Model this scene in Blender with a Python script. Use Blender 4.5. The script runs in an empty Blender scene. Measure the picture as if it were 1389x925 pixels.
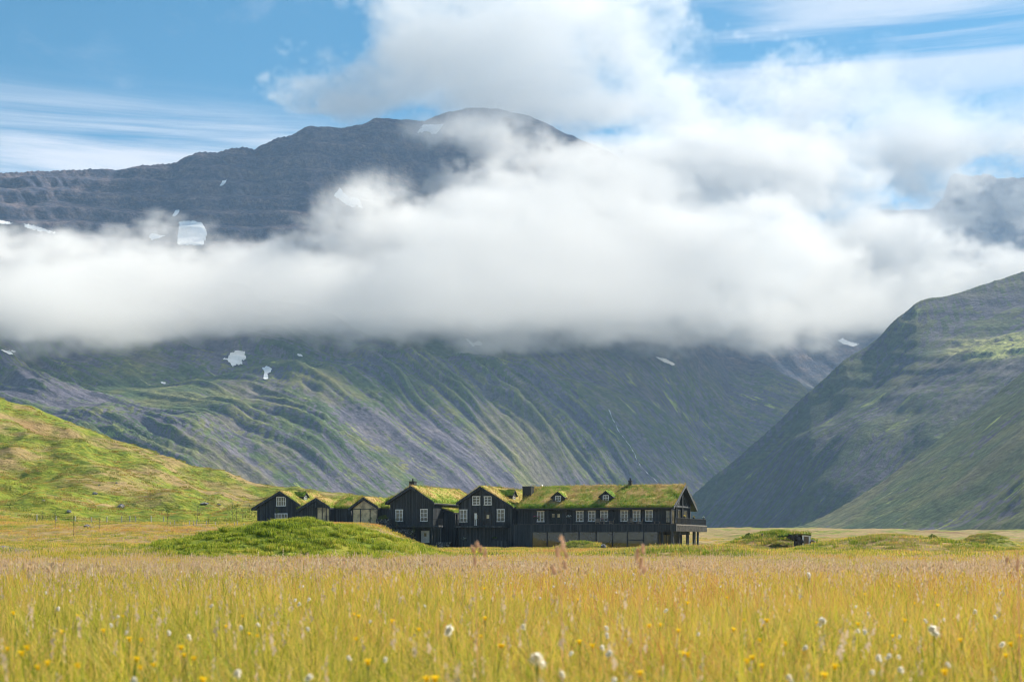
import bpy, math, random, time
import numpy as np
from mathutils import Vector, Matrix
T0 = time.time()
R = math.radians
scene = bpy.context.scene
col = scene.collection
rnd = random.Random(7)

# ------------------------------------------------------------------ camera
F = 1929.0            # focal length in photograph pixels (50 mm on full frame)
CX, HOR = 694.5, 735.0
CAMZ = 1.0
cam_d = bpy.data.cameras.new('camera')
cam = bpy.data.objects.new('camera', cam_d); col.objects.link(cam)
cam.location = (0, 0, CAMZ); cam.rotation_euler = (R(90), 0, 0)
cam_d.sensor_width = 36.0; cam_d.lens = 36.0 * F / 1389.0
cam_d.shift_y = (HOR - 462.5) / 1389.0
cam_d.clip_start = 0.1; cam_d.clip_end = 40000
cam_d.dof.use_dof = True; cam_d.dof.focus_distance = 225; cam_d.dof.aperture_fstop = 4.5
scene.camera = cam

# ------------------------------------------------------------------ sky and sun
SUN_AZ, SUN_EL = math.atan2(1.0, 0.80), R(38)       # azimuth clockwise from +Y
w = bpy.data.worlds.new('World'); scene.world = w; w.use_nodes = True
nt = w.node_tree; nt.nodes.clear()
def N(tree, typ, **kw):
    n = tree.nodes.new(typ)
    for k, v in kw.items():
        if k in n.inputs.keys() if isinstance(k, str) else False: n.inputs[k].default_value = v
        else: setattr(n, k, v)
    return n
sky = N(nt, 'ShaderNodeTexSky', sky_type='NISHITA', sun_disc=False, sun_elevation=SUN_EL, sun_rotation=SUN_AZ,
        altitude=200, air_density=1.0, dust_density=0.15, ozone_density=3.0)
tc = N(nt, 'ShaderNodeTexCoord')
# thin cirrus, drawn out along the wind, part of the sky itself
def cirrus(scale, det, lo, hi, rot, seed):
    mp = N(nt, 'ShaderNodeMapping'); mp.inputs['Scale'].default_value = scale; mp.inputs['Rotation'].default_value = rot
    mp.inputs['Location'].default_value = (seed, seed * .7, 0)
    nt.links.new(tc.outputs['Generated'], mp.inputs['Vector'])
    no = N(nt, 'ShaderNodeTexNoise'); no.inputs['Scale'].default_value = 1; no.inputs['Detail'].default_value = det
    no.inputs['Roughness'].default_value = .58; no.inputs['Distortion'].default_value = .35
    nt.links.new(mp.outputs[0], no.inputs['Vector'])
    mr = N(nt, 'ShaderNodeMapRange', interpolation_type='SMOOTHSTEP')
    mr.inputs['From Min'].default_value = lo; mr.inputs['From Max'].default_value = hi
    nt.links.new(no.outputs[0], mr.inputs['Value']); return mr.outputs[0]
def wm(op, a, b):
    m = N(nt, 'ShaderNodeMath', operation=op)
    for i, v in enumerate((a, b)):
        if hasattr(v, 'links'): nt.links.new(v, m.inputs[i])
        else: m.inputs[i].default_value = v
    return m.outputs[0]
sep = N(nt, 'ShaderNodeSeparateXYZ'); nt.links.new(tc.outputs['Generated'], sep.inputs[0])
def wrange(v, a, b, c=0., d=1.):
    mr = N(nt, 'ShaderNodeMapRange', interpolation_type='SMOOTHSTEP')
    for k, x in zip(('From Min', 'From Max', 'To Min', 'To Max'), (a, b, c, d)): mr.inputs[k].default_value = x
    nt.links.new(v, mr.inputs['Value']); return mr.outputs[0]
streak = cirrus((2.2, 2.2, 42), 7, .34, .60, (0, R(2.5), 0), 3.1)
band = wm('MULTIPLY', wrange(sep.outputs['Z'], .18, .245), wrange(sep.outputs['Z'], .262, .305, 1, 0))
band_l = wm('MULTIPLY', wm('MULTIPLY', band, wrange(sep.outputs['X'], -.02, -.16)), streak)
low = wrange(sep.outputs['Z'], .10, .26, 1, 0)
streak2 = cirrus((3., 3., 34), 8, .40, .66, (0, R(-3), 0), 8.4)
band_r = wm('MULTIPLY', wm('MULTIPLY', streak2, wrange(sep.outputs['Z'], .25, .31)), wrange(sep.outputs['X'], .06, .16))
puff = wm('MULTIPLY', cirrus((9, 9, 14), 6, .50, .80, (0, 0, 0), 5.5), .42)
cl = wm('MAXIMUM', wm('MAXIMUM', wm('MULTIPLY', band_l, .95), wm('MULTIPLY', band_r, .7)), wm('MULTIPLY', puff, wm('SUBTRACT', 1.0, low)))
cl = wm('MAXIMUM', cl, wm('MULTIPLY', low, .55))
mixc = N(nt, 'ShaderNodeMix', data_type='RGBA')
hs = N(nt, 'ShaderNodeHueSaturation'); hs.inputs['Saturation'].default_value = 1.40; hs.inputs['Hue'].default_value = .48
hs.inputs['Value'].default_value = .68
nt.links.new(sky.outputs[0], hs.inputs['Color'])
nt.links.new(cl, mixc.inputs['Factor']); nt.links.new(hs.outputs[0], mixc.inputs['A'])
mixc.inputs['B'].default_value = (6.3, 6.4, 6.7, 1)
bg = N(nt, 'ShaderNodeBackground'); bg.inputs['Strength'].default_value = 0.065
nt.links.new(mixc.outputs['Result'], bg.inputs['Color'])
wo = N(nt, 'ShaderNodeOutputWorld'); nt.links.new(bg.outputs[0], wo.inputs['Surface'])

sl = bpy.data.lights.new('sun', 'SUN'); sl.energy = 5.0; sl.angle = R(.53); sl.color = (1, .92, .78)
so = bpy.data.objects.new('sun', sl); col.objects.link(so)
sd = Vector((math.sin(SUN_AZ) * math.cos(SUN_EL), math.cos(SUN_AZ) * math.cos(SUN_EL), math.sin(SUN_EL)))
so.rotation_euler = sd.to_track_quat('Z', 'Y').to_euler(); so.location = (300, 200, 400)

scene.view_settings.view_transform = 'Standard'; scene.view_settings.look = 'None'
scene.view_settings.exposure = 1.15; scene.view_settings.gamma = 1
cy = scene.cycles
cy.use_denoising = True
try: cy.denoiser = 'OPENIMAGEDENOISE'
except Exception: pass
cy.use_adaptive_sampling = True; cy.adaptive_threshold = 0.02; cy.adaptive_min_samples = 16
cy.max_bounces = 10; cy.diffuse_bounces = 2; cy.glossy_bounces = 3; cy.transmission_bounces = 6
cy.transparent_max_bounces = 12; cy.volume_bounces = 5
cy.volume_step_rate = 3.0; cy.volume_max_steps = 256
cy.sample_clamp_indirect = 6; cy.pixel_filter_type = 'BLACKMAN_HARRIS'; cy.filter_width = 1.05

# ------------------------------------------------------------------ helpers
def tag(o, label=None, cat=None, group=None, kind=None):
    if label: o['label'] = label
    if cat: o['category'] = cat
    if group: o['group'] = group
    if kind: o['kind'] = kind
    return o
def at(px, py, Y): return Vector(((px - CX) / F * Y, Y, CAMZ + (HOR - py) / F * Y))
def hash2(ix, iy, seed):
    n = (ix.astype(np.int64) * 374761393 + iy.astype(np.int64) * 668265263 + seed * 1274126177) & 0x7fffffff
    n = ((n ^ (n >> 13)) * 1274126177) & 0x7fffffff
    return ((n ^ (n >> 16)) & 0xffff) / 65535.0
def gn(x, y, seed=0):
    """gradient noise, about -1..1"""
    x0 = np.floor(x); y0 = np.floor(y); fx = x - x0; fy = y - y0
    ux = fx * fx * fx * (fx * (fx * 6 - 15) + 10); uy = fy * fy * fy * (fy * (fy * 6 - 15) + 10)
    def g(dx, dy):
        a = hash2(x0 + dx, y0 + dy, seed) * 2 * math.pi
        return np.cos(a) * (fx - dx) + np.sin(a) * (fy - dy)
    return 1.5 * ((g(0, 0) * (1 - ux) + g(1, 0) * ux) * (1 - uy) + (g(0, 1) * (1 - ux) + g(1, 1) * ux) * uy)
def fbm(x, y, seed=0, oc=5, lac=2.03, gain=.5):
    s = 0; a = 1.
    for i in range(oc):
        s = s + a * gn(x, y, seed + i * 17); x = x * lac + 3.1; y = y * lac + 1.7; a *= gain
    return s
def ridged(x, y, seed=0, oc=4, gain=.5, ly=2.1):
    s = 0; a = 1.
    for i in range(oc):
        s = s + a * (1 - np.abs(gn(x, y, seed + i * 31)) * 2); x = x * 2.1 + 5; y = y * ly + 2; a *= gain
    return s
def sst(v, a, b):
    t = np.clip((v - a) / (b - a), 0, 1); return t * t * (3 - 2 * t)
def grid_mesh(name, P, mat, attrs=None, smooth=True, wrap=False):
    """P: (rows, cols, 3) array of points -> mesh object"""
    r, c = P.shape[:2]
    me = bpy.data.meshes.new(name)
    i = np.arange(r * c).reshape(r, c)
    q = np.stack([i[:-1, :-1], i[:-1, 1:], i[1:, 1:], i[1:, :-1]], -1).reshape(-1, 4)
    me.vertices.add(r * c); me.vertices.foreach_set('co', P.reshape(-1).astype(np.float32))
    me.loops.add(q.size); me.loops.foreach_set('vertex_index', q.reshape(-1).astype(np.int32))
    me.polygons.add(len(q)); me.polygons.foreach_set('loop_start', np.arange(0, q.size, 4, dtype=np.int32))
    me.polygons.foreach_set('loop_total', np.full(len(q), 4, np.int32))
    me.update(calc_edges=True)
    me.polygons.foreach_set('use_smooth', np.full(len(q), smooth))
    for k, v in (attrs or {}).items():
        if v.ndim == 3:
            a = me.attributes.new(k, 'FLOAT_VECTOR', 'POINT'); a.data.foreach_set('vector', v.reshape(-1).astype(np.float32))
        else:
            a = me.attributes.new(k, 'FLOAT', 'POINT'); a.data.foreach_set('value', v.reshape(-1).astype(np.float32))
    me.materials.append(mat)
    o = bpy.data.objects.new(name, me); col.objects.link(o); return o

# ------------------------------------------------------------------ materials
class NT:
    """small wrapper to write node trees briefly"""
    def __init__(s, name, tree=None):
        if tree is None:
            s.m = bpy.data.materials.new(name); s.m.use_nodes = True; s.t = s.m.node_tree; s.t.nodes.clear()
        else: s.t = tree
    def n(s, typ, **kw):
        n = s.t.nodes.new(typ)
        for k, v in kw.items(): setattr(n, k, v)
        return n
    def put(s, sock, v):
        if isinstance(v, bpy.types.NodeSocket): s.t.links.new(v, sock)
        elif isinstance(v, (tuple, list)) and len(v) == 3 and sock.type == 'RGBA': sock.default_value = (*v, 1)
        else: sock.default_value = v
    def math(s, op, a, b=None, c=None):
        n = s.n('ShaderNodeMath', operation=op)
        for i, v in enumerate((a, b, c)):
            if v is not None: s.put(n.inputs[i], v)
        return n.outputs[0]
    def vmath(s, op, a, b=None):
        n = s.n('ShaderNodeVectorMath', operation=op)
        s.put(n.inputs[0], a)
        if b is not None: s.put(n.inputs[1], b)
        return n.outputs[0]
    def mul(s, v, vec): return s.vmath('MULTIPLY', v, vec)
    def noise(s, vec, scale=1, detail=4, rough=.55, dist=0., out=0):
        n = s.n('ShaderNodeTexNoise'); s.put(n.inputs['Vector'], vec)
        for k, v in (('Scale', scale), ('Detail', detail), ('Roughness', rough), ('Distortion', dist)): s.put(n.inputs[k], v)
        return n.outputs[out]
    def vor(s, vec, scale=1, feature='F1', out='Distance', rnd=1.):
        n = s.n('ShaderNodeTexVoronoi', feature=feature); s.put(n.inputs['Vector'], vec); s.put(n.inputs['Scale'], scale)
        s.put(n.inputs['Randomness'], rnd); return n.outputs[out]
    def rng(s, v, a, b, c=0., d=1., smooth=True):
        n = s.n('ShaderNodeMapRange', interpolation_type='SMOOTHSTEP' if smooth else 'LINEAR')
        for k, x in zip(('Value', 'From Min', 'From Max', 'To Min', 'To Max'), (v, a, b, c, d)): s.put(n.inputs[k], x)
        return n.outputs[0]
    def mix(s, f, a, b, mode='MIX'):
        n = s.n('ShaderNodeMix', data_type='RGBA', blend_type=mode)
        s.put(n.inputs['Factor'], f); s.put(n.inputs['A'], a); s.put(n.inputs['B'], b); return n.outputs['Result']
    def ramp(s, f, stops):
        n = s.n('ShaderNodeValToRGB'); s.put(n.inputs[0], f); e = n.color_ramp.elements
        while len(e) < len(stops): e.new(.5)
        for el, (p, c) in zip(e, stops): el.position = p; el.color = (*c, 1)
        return n.outputs[0]
    def attr(s, name, out='Fac', typ='GEOMETRY'):
        n = s.n('ShaderNodeAttribute', attribute_name=name, attribute_type=typ); return n.outputs[out]
    def pos(s): return s.n('ShaderNodeNewGeometry').outputs['Position']
    def obj(s): return s.n('ShaderNodeTexCoord').outputs['Object']
    def bump(s, h, strength=1., dist=1.):
        n = s.n('ShaderNodeBump'); s.put(n.inputs['Strength'], strength); s.put(n.inputs['Distance'], dist); s.put(n.inputs['Height'], h)
        return n.outputs[0]
    def pbr(s, colr, rough=.9, normal=None, spec=.2, **kw):
        n = s.n('ShaderNodeBsdfPrincipled'); s.put(n.inputs['Base Color'], colr); s.put(n.inputs['Roughness'], rough)
        s.put(n.inputs['Specular IOR Level'], spec)
        if normal is not None: s.put(n.inputs['Normal'], normal)
        for k, v in kw.items(): s.put(n.inputs[k], v)
        return s.out(n.outputs[0])
    def out(s, sh, vol=None):
        o = s.n('ShaderNodeOutputMaterial'); s.put(o.inputs['Volume' if vol else 'Surface'], sh); return s.m
# ------------------------------------------------------------------ mountains
def mountain_mat(name, upper=None, gscale=1., veg=.5, bench=None, dim=1.):
    m = NT(name); fl = m.attr('flow', 'Vector'); p = m.pos(); t = m.attr('rise'); cv = m.attr('hollow')
    # streaks that run down the fall line: scree, moss and heath
    s1 = m.noise(m.mul(fl, (.013 * gscale, .0022 * gscale, 0)), 1, 9, .68, .0)
    s2 = m.noise(m.mul(fl, (.06 * gscale, .009 * gscale, 0)), 1, 8, .7, .0)
    blot = m.noise(p, .0042, 6, .6)
    fine = m.noise(p, .06, 7, .7)
    green = m.ramp(m.noise(p, .012, 6, .65), [(.30, (.042, .075, .038)), (.5, (.088, .128, .046)), (.68, (.20, .195, .070))])
    scree = m.ramp(m.noise(p, .02, 6, .7), [(.3, (.075, .072, .108)), (.55, (.130, .120, .155)), (.75, (.21, .185, .18))])
    f = m.math('ADD', m.math('MULTIPLY', s1, .9), m.math('MULTIPLY', s2, .55))
    f = m.math('ADD', f, m.math('MULTIPLY', blot, .75)); f = m.math('ADD', f, m.math('MULTIPLY', fine, .42))
    f = m.math('ADD', f, m.math('MULTIPLY', cv, -.22))
    f = m.rng(f, 1.21 + veg * .11, 1.33 + veg * .11)
    c = m.mix(f, green, scree)
    # bright moss beside the rills
    moss = m.math('MULTIPLY', m.rng(m.noise(m.mul(fl, (.022 * gscale, .0055 * gscale, 0)), 1, 9, .74, .1),       .58, .64), m.rng(m.noise(p, .006, 3, .5), .46, .56))
    c = m.mix(m.math('MULTIPLY', moss, .85), c, (.42, .48, .10))
    heath = m.math('MULTIPLY', 1.6 if veg > 1.2 else 1., m.rng(m.noise(m.mul(fl, (.008, .004, 0)), 1, 5, .6), .50, .64))
    c = m.mix(m.math('MULTIPLY', heath, .5), c, (.21, .19, .085))
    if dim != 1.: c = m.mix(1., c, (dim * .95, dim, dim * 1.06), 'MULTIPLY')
    if bench:
        z = m.n('ShaderNodeSeparateXYZ'); m.put(z.inputs[0], p); zz = m.math('ADD', z.outputs[2], m.math('MULTIPLY', m.noise(p, .004, 4, .5), 40))
        bn = m.math('MULTIPLY', m.rng(zz, bench - 16, bench + 6), m.rng(zz, bench + 26, bench + 60, 1, 0))
        bn = m.math('MULTIPLY', bn, m.rng(m.math('ADD', z.outputs[0], m.math('MULTIPLY', m.noise(p, .01, 4, .6), 200)), 790, 900))
        c = m.mix(m.math('MULTIPLY', bn, m.rng(fine, .35, .6)), c, (.55, .55, .17))  # yellow-green ledge, its sunlight painted into the bright colour
        cr = m.math('MULTIPLY', m.math('MULTIPLY', m.rng(zz, bench - 150, bench - 90), m.rng(zz, bench - 25, bench - 5, 1, 0)), m.rng(m.noise(p, .010, 4, .6), .42, .56))
        cr = m.math('MULTIPLY', cr, m.rng(m.math('ADD', z.outputs[0], m.math('MULTIPLY', m.noise(p, .006, 4, .6), 500)), 780, 1050))
        cb = m.n('ShaderNodeCombineXYZ'); m.put(cb.inputs[2], zz)
        st_ = m.noise(m.mul(cb.outputs[0], (0, 0, .10)), 1, 5, .85)
        c = m.mix(m.math('MULTIPLY', m.rng(zz, 100, 200), m.rng(m.noise(p, .007, 5, .6), .38, .58)), c, m.mix(1., c, m.ramp(m.math('ADD', m.math('MULTIPLY', st_, .7), m.math('MULTIPLY', fine, .3)), [(.40, (.5, .55, .65)), (.50, (1, 1, 1)), (.60, (1.4, 1.35, 1.25))]), 'MULTIPLY'))
        rk = m.ramp(m.math('ADD', m.math('MULTIPLY', m.noise(m.mul(cb.outputs[0], (0, 0, .09)), 1, 5, .8), .5), m.math('MULTIPLY', m.noise(p, .05, 8, .8), .5)), [(.38, (.05, .05, .06)), (.5, (.13, .12, .12)), (.62, (.30, .26, .24))])
        c = m.mix(cr, c, rk)
    if upper:
        z = m.n('ShaderNodeSeparateXYZ'); m.put(z.inputs[0], p); zz = z.outputs[2]
        wz = m.math('ADD', zz, m.math('MULTIPLY', m.noise(p, .004, 7, .62), 130))
        cb = m.n('ShaderNodeCombineXYZ'); m.put(cb.inputs[2], wz)
        lay = m.noise(m.mul(cb.outputs[0], (0, 0, .045)), 1, 6, .85)
        rock = m.ramp(m.math('ADD', m.math('MULTIPLY', lay, .45), m.math('MULTIPLY', m.noise(p, .02, 9, .8), .55)),
                      [(.38, (.020, .032, .065)), (.47, (.060, .068, .105)), (.54, (.13, .105, .115)), (.64, (.27, .21, .19))])
        up = m.rng(m.math('ADD', zz, m.math('MULTIPLY', m.noise(p, .006, 5, .6), 160)), upper, upper + 130)
        c = m.mix(up, c, rock)
    c = m.mix(1., c, m.ramp(m.math('ADD', m.math('MULTIPLY', m.noise(p, .11, 8, .8), .6), m.math('MULTIPLY', m.noise(m.mul(fl, (.11, .03, 0)), 1, 8, .75), .4)), [(.36, (.40, .42, .46)), (.5, (1, 1, 1)), (.64, (1.75, 1.7, 1.6))]), 'MULTIPLY')
    bh = m.math('ADD', m.math('MULTIPLY', m.noise(m.mul(fl, (.05, .012, 0)), 1, 8, .7), 9), m.math('MULTIPLY', m.noise(p, .035, 9, .74), 10))
    return m.pbr(c, .95, m.bump(bh, 1.0, 1.), spec=.1)

def make_range(name, label, sil, yb, yc, prof, mat, a0, a1, cols, y0, y1, rows, contour, amps, seed, terr=None, back=.55, warp=34, shear=0.):
    """a range of hills: crest line, foot line and slope profile, cut by gullies that follow the fall line"""
    a = np.linspace(a0, a1, cols)[None, :]; y = np.linspace(y0, y1, rows)[:, None] * np.ones_like(a)
    x = a * y; px = a * F + CX
    sx, sy = zip(*sil); hc_px = HOR - np.interp(px, sx, sy)
    k = np.ones(9) / 9.
    YB = np.interp(px, *zip(*yb)); YC = np.interp(px, *zip(*yc))
    HC = hc_px / F * YC
    wob = fbm(x / 900, y / 900, seed, 3)
    YB2 = YB + wob * 60
    t = (y - YB2) / (YC - YB2)
    tt = np.clip(t, -.4, 1); pt, ph = zip(*prof)
    base = np.interp(tt, pt, ph)
    kw = max(3, int(cols * 90 / ((a1 - a0) * F))) | 1; kn = np.hanning(kw + 2)[1:-1]; kn /= kn.sum()
    hc1 = np.interp(a[0] * F + CX, sx, sy); hcs = np.convolve(np.pad(hc1, kw // 2, mode='edge'), kn, 'valid')
    yc1 = np.interp(a[0] * F + CX, *zip(*yc)); ycs = np.convolve(np.pad(yc1, kw // 2, mode='edge'), kn, 'valid')
    pq = px - shear * (1 - np.clip(t, 0, 1)) - np.sign(shear) * fbm(x / 300, y / 300, seed + 61, 3) * 30 * (1 - sst(t, .7, 1))
    HCs = (HOR - np.interp(pq, px[0], hcs)) / F * np.interp(pq, px[0], ycs); HC = HCs + (HC - HCs) * sst(t, .55, 1.)
    # gullies
    ca, sa = math.cos(contour), math.sin(contour)
    q = x * ca + y * sa; v = -x * sa + y * ca
    qw = q + fbm(x / 420, y / 420, seed + 3, 3) * warp + .10 * v
    env = sst(t, 0.02, .22) * (1 - sst(t, .93, 1.0))
    rid = ridged(qw / 230, v / 1500, seed + 7, 2, .5, 1.4) * amps[0] + ridged(qw / 66, v / 620, seed + 9, 3, .52, 1.15) * amps[1] + 0
    rid += fbm(x / 130, y / 130, seed + 11, 5, gain=.55) * amps[2]
    rid = rid * (1 - .55 * sst(t, .6, .8))
    lowm = .45 + .62 * np.clip(fbm(x / 420, y / 420, seed + 21, 3) * 1.2 + .5, 0, 1)
    h = HC * base + env * rid * lowm - env * amps[0] * .6
    if terr:
        st, tamp, z0 = terr
        hz = h + fbm(x / 300, y / 300, seed + 31, 4) * 14
        fr = hz / st; saw = (fr - np.floor(fr)); saw = np.where(saw < .72, saw * .45, saw * 2.3 - 1.332) - saw
        h = h + sst(h, z0, z0 + 80) * tamp * saw * st * (1 - .7 * sst(t, .985, 1.))
    # beyond the crest
    over = np.clip(t - 1, 0, None)
    h = np.where(t > 1, HC - over * (YC - YB2) * back + fbm(x / 200, y / 200, seed + 41, 4) * 10 * sst(over, 0, .1), h)
    crest_n = fbm(x / 60, y / 160, seed + 51, 4, gain=.6) * amps[3]
    h = h + crest_n * sst(t, .8, 1.)
    h = np.where(t < 0, tt * 120, h)
    P = np.stack([x, y, h + CAMZ + 4 * sst(t, 0, .1)], -1)
    gy = np.gradient(h, axis=0); gx = np.gradient(h, axis=1)
    hol = -(np.gradient(gx, axis=1)); s = np.abs(hol).mean() + 1e-6; hol = np.clip(hol / s * .4, -1, 1)
    o = grid_mesh(name, P, mat, {'flow': np.stack([qw, v, 0 * v], -1), 'rise': np.clip(t, 0, 1), 'hollow': hol})
    tag(o, label, 'mountain', kind='structure')
    return o, P

MSIL = [(-700, 330), (-300, 262), (-100, 246), (0, 237), (60, 232), (150, 231), (200, 228), (235, 221), (268, 207), (300, 206), (322, 203), (345, 203),
        (378, 187), (398, 184), (420, 173), (445, 173), (462, 175), (490, 170), (508, 162), (548, 163), (575, 166), (600, 156), (632, 148),
        (655, 147), (685, 151), (720, 160), (760, 178), (800, 195), (830, 207), (900, 270), (950, 380), (985, 458), (1020, 488), (1085, 519),
        (1110, 545), (1180, 620), (1300, 700), (1600, 735), (2300, 760)]
MYB = [(-700, 1300), (0, 1650), (350, 1850), (700, 2150), (950, 2500), (1250, 2700), (2300, 3000)]
MYC = [(-700, 3000), (0, 3250), (400, 3500), (700, 3800), (950, 3800), (1090, 3500), (1250, 3300), (2300, 3400)]
MPROF = [(-.4, -.2), (0, 0), (.12, .070), (.30, .235), (.36, .285), (.43, .305), (.56, .40), (.70, .55), (.85, .78), (.95, .95), (1, 1)]
mat_m = mountain_mat('mountain_slope', upper=430)
mount, PM = make_range('mountain_massif', 'broad blue-brown mountain with gullied green slopes rising through the clouds', MSIL, MYB, MYC, MPROF, mat_m,
    -.60, .48, 1000, 1350, 4900, 800, R(50), (21, 17, 11, 4), 5, warp=38, terr=(46, .9, 430))
FSIL = [(700, 480), (900, 460), (1000, 440), (1080, 400), (1130, 330), (1170, 300), (1183, 292), (1198, 285), (1225, 283), (1262, 284), (1280, 268), (1288, 240), (1300, 236),
        (1345, 238), (1352, 243), (1365, 238), (1389, 238), (1500, 250), (1800, 300), (2300, 420)]
mat_f = mountain_mat('far_mountain_rock', upper=350)
far, PF = make_range('far_mountain', 'dark layered mountain with a flat-topped summit at the head of the valley', FSIL, [(500, 4300), (2300, 4300)],
    [(500, 6000), (1100, 5700), (2300, 5600)], [(-.4, -.2), (0, 0), (.3, .25), (.6, .55), (.8, .72), (.93, .9), (1, 1)], mat_f,
    .0, .75, 520, 4000, 7200, 240, R(10), (45, 20, 10, 9), 71, terr=(70, .9, 300))
VSIL = [(700, 640), (850, 560), (900, 510), (960, 470), (1050, 440), (1150, 425), (1250, 415), (1389, 410), (1600, 420), (2300, 560)]
valley, PV = make_range('valley_head_mountain', 'shadowed slopes closing the valley behind the main mountain', VSIL, [(700, 3500), (2300, 3500)], [(700, 4200), (2300, 4250)],
    [(-.4, -.2), (0, 0), (.3, .22), (.6, .55), (1, 1)], mat_m, .02, .60, 420, 3300, 5000, 260, R(35), (26, 20, 12, 6), 83)
RSIL = [(600, 700), (900, 716), (925, 690), (945, 668), (965, 652), (1000, 623), (1030, 597), (1060, 570), (1085, 545), (1110, 522), (1130, 505), (1150, 488), (1170, 476),
        (1190, 461), (1210, 441), (1230, 425), (1243, 414), (1258, 408), (1275, 406), (1292, 402), (1310, 395), (1340, 387), (1389, 371), (1500, 330), (1700, 270), (2300, 200)]
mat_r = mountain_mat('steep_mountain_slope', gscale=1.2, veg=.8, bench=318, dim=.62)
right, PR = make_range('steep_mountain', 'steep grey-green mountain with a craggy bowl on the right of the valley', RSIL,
    [(600, 2150), (900, 2150), (1100, 1950), (1389, 1750), (2300, 1500)], [(600, 2300), (940, 2260), (1100, 2350), (1389, 2600), (2300, 2700)],
    [(-.4, -.2), (0, 0), (.1, .06), (.3, .30), (.55, .58), (.68, .70), (.74, .715), (.80, .74), (.9, .86), (1, 1)], mat_r,
    .10, .80, 700, 1500, 3400, 420, R(-66), (6, 7, 4, 2.0), 23, warp=26, shear=70, terr=(26, .25, 190))
SSIL = [(900, 738), (1040, 730), (1090, 716), (1120, 704), (1160, 681), (1200, 655), (1240, 625), (1280, 596), (1320, 565), (1352, 538), (1389, 508),
        (1500, 430), (1700, 340), (2300, 240)]
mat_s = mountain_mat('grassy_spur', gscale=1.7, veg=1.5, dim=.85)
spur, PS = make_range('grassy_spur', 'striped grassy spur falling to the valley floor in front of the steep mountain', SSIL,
    [(900, 1500), (1090, 1450), (1389, 1150), (2300, 900)], [(900, 1600), (1090, 1560), (1389, 1680), (2300, 1900)],
    [(-.4, -.2), (0, 0), (.15, .10), (.5, .46), (.85, .86), (1, 1)], mat_s,
    .12, .80, 600, 850, 2500, 330, R(-70), (5, 5, 3, 1.), 37, warp=14)
print('mountains', round(time.time() - T0, 1))

# ------------------------------------------------------------------ ground
HSIL = [(-900, 380), (-400, 470), (-100, 528), (0, 546), (40, 557), (70, 570), (110, 580), (150, 594), (200, 611), (235, 624), (270, 637), (300, 645), (330, 653),
        (360, 658), (400, 663), (450, 668), (500, 674), (550, 684), (600, 697), (650, 715), (720, 740), (900, 760)]
def left_hill(x, y):
    a = x / np.maximum(y, 1.); px = a * F + CX
    hc = HOR - np.interp(px, *zip(*HSIL))
    YB = np.interp(px, [-900, 0, 300, 500, 700], [170, 225, 275, 330, 400])
    YC = np.interp(px, [-900, 0, 300, 500, 700], [620, 640, 600, 560, 520])
    t = (y - YB) / (YC - YB)
    pr = np.interp(np.clip(t, 0, 1), [0, .1, .3, .45, .6, .8, .93, 1], [0, .03, .17, .30, .42, .72, .95, 1])
    HC = hc / F * YC
    env = sst(t, 0, .2)
    b = fbm(x / 60, y / 60, 91, 4) * 6.0 + ridged((x + y * .3) / 62, (y - x * .2) / 110, 93, 3) * 3.0 + fbm(x / 9, y / 9, 95, 3) * .35
    h = HC * pr + b * env * (1 - .6 * sst(t, .85, 1)) * sst(-px, -620, -380)
    h = np.where(t > 1, HC - (t - 1) * (YC - YB) * .35 + b * .4 * sst(-px, -620, -380), h)
    return h * (y > 1), t
def hum(x, y, s=1.): return fbm(x / 2.6 * s, y / 2.6 * s, 201, 3)
def mound(x, y, x0, y0, rx, ry, rot, p=1.):
    c, s = math.cos(rot), math.sin(rot); dx = x - x0; dy = y - y0
    r = np.sqrt(((dx * c + dy * s) / rx) ** 2 + ((-dx * s + dy * c) / ry) ** 2)
    return (1 - sst(r, 0, 1)) ** p
MOUND_H = 2.35; MOUND = (-13.3, 88, 10.6, 17, 0, .78)
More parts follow.
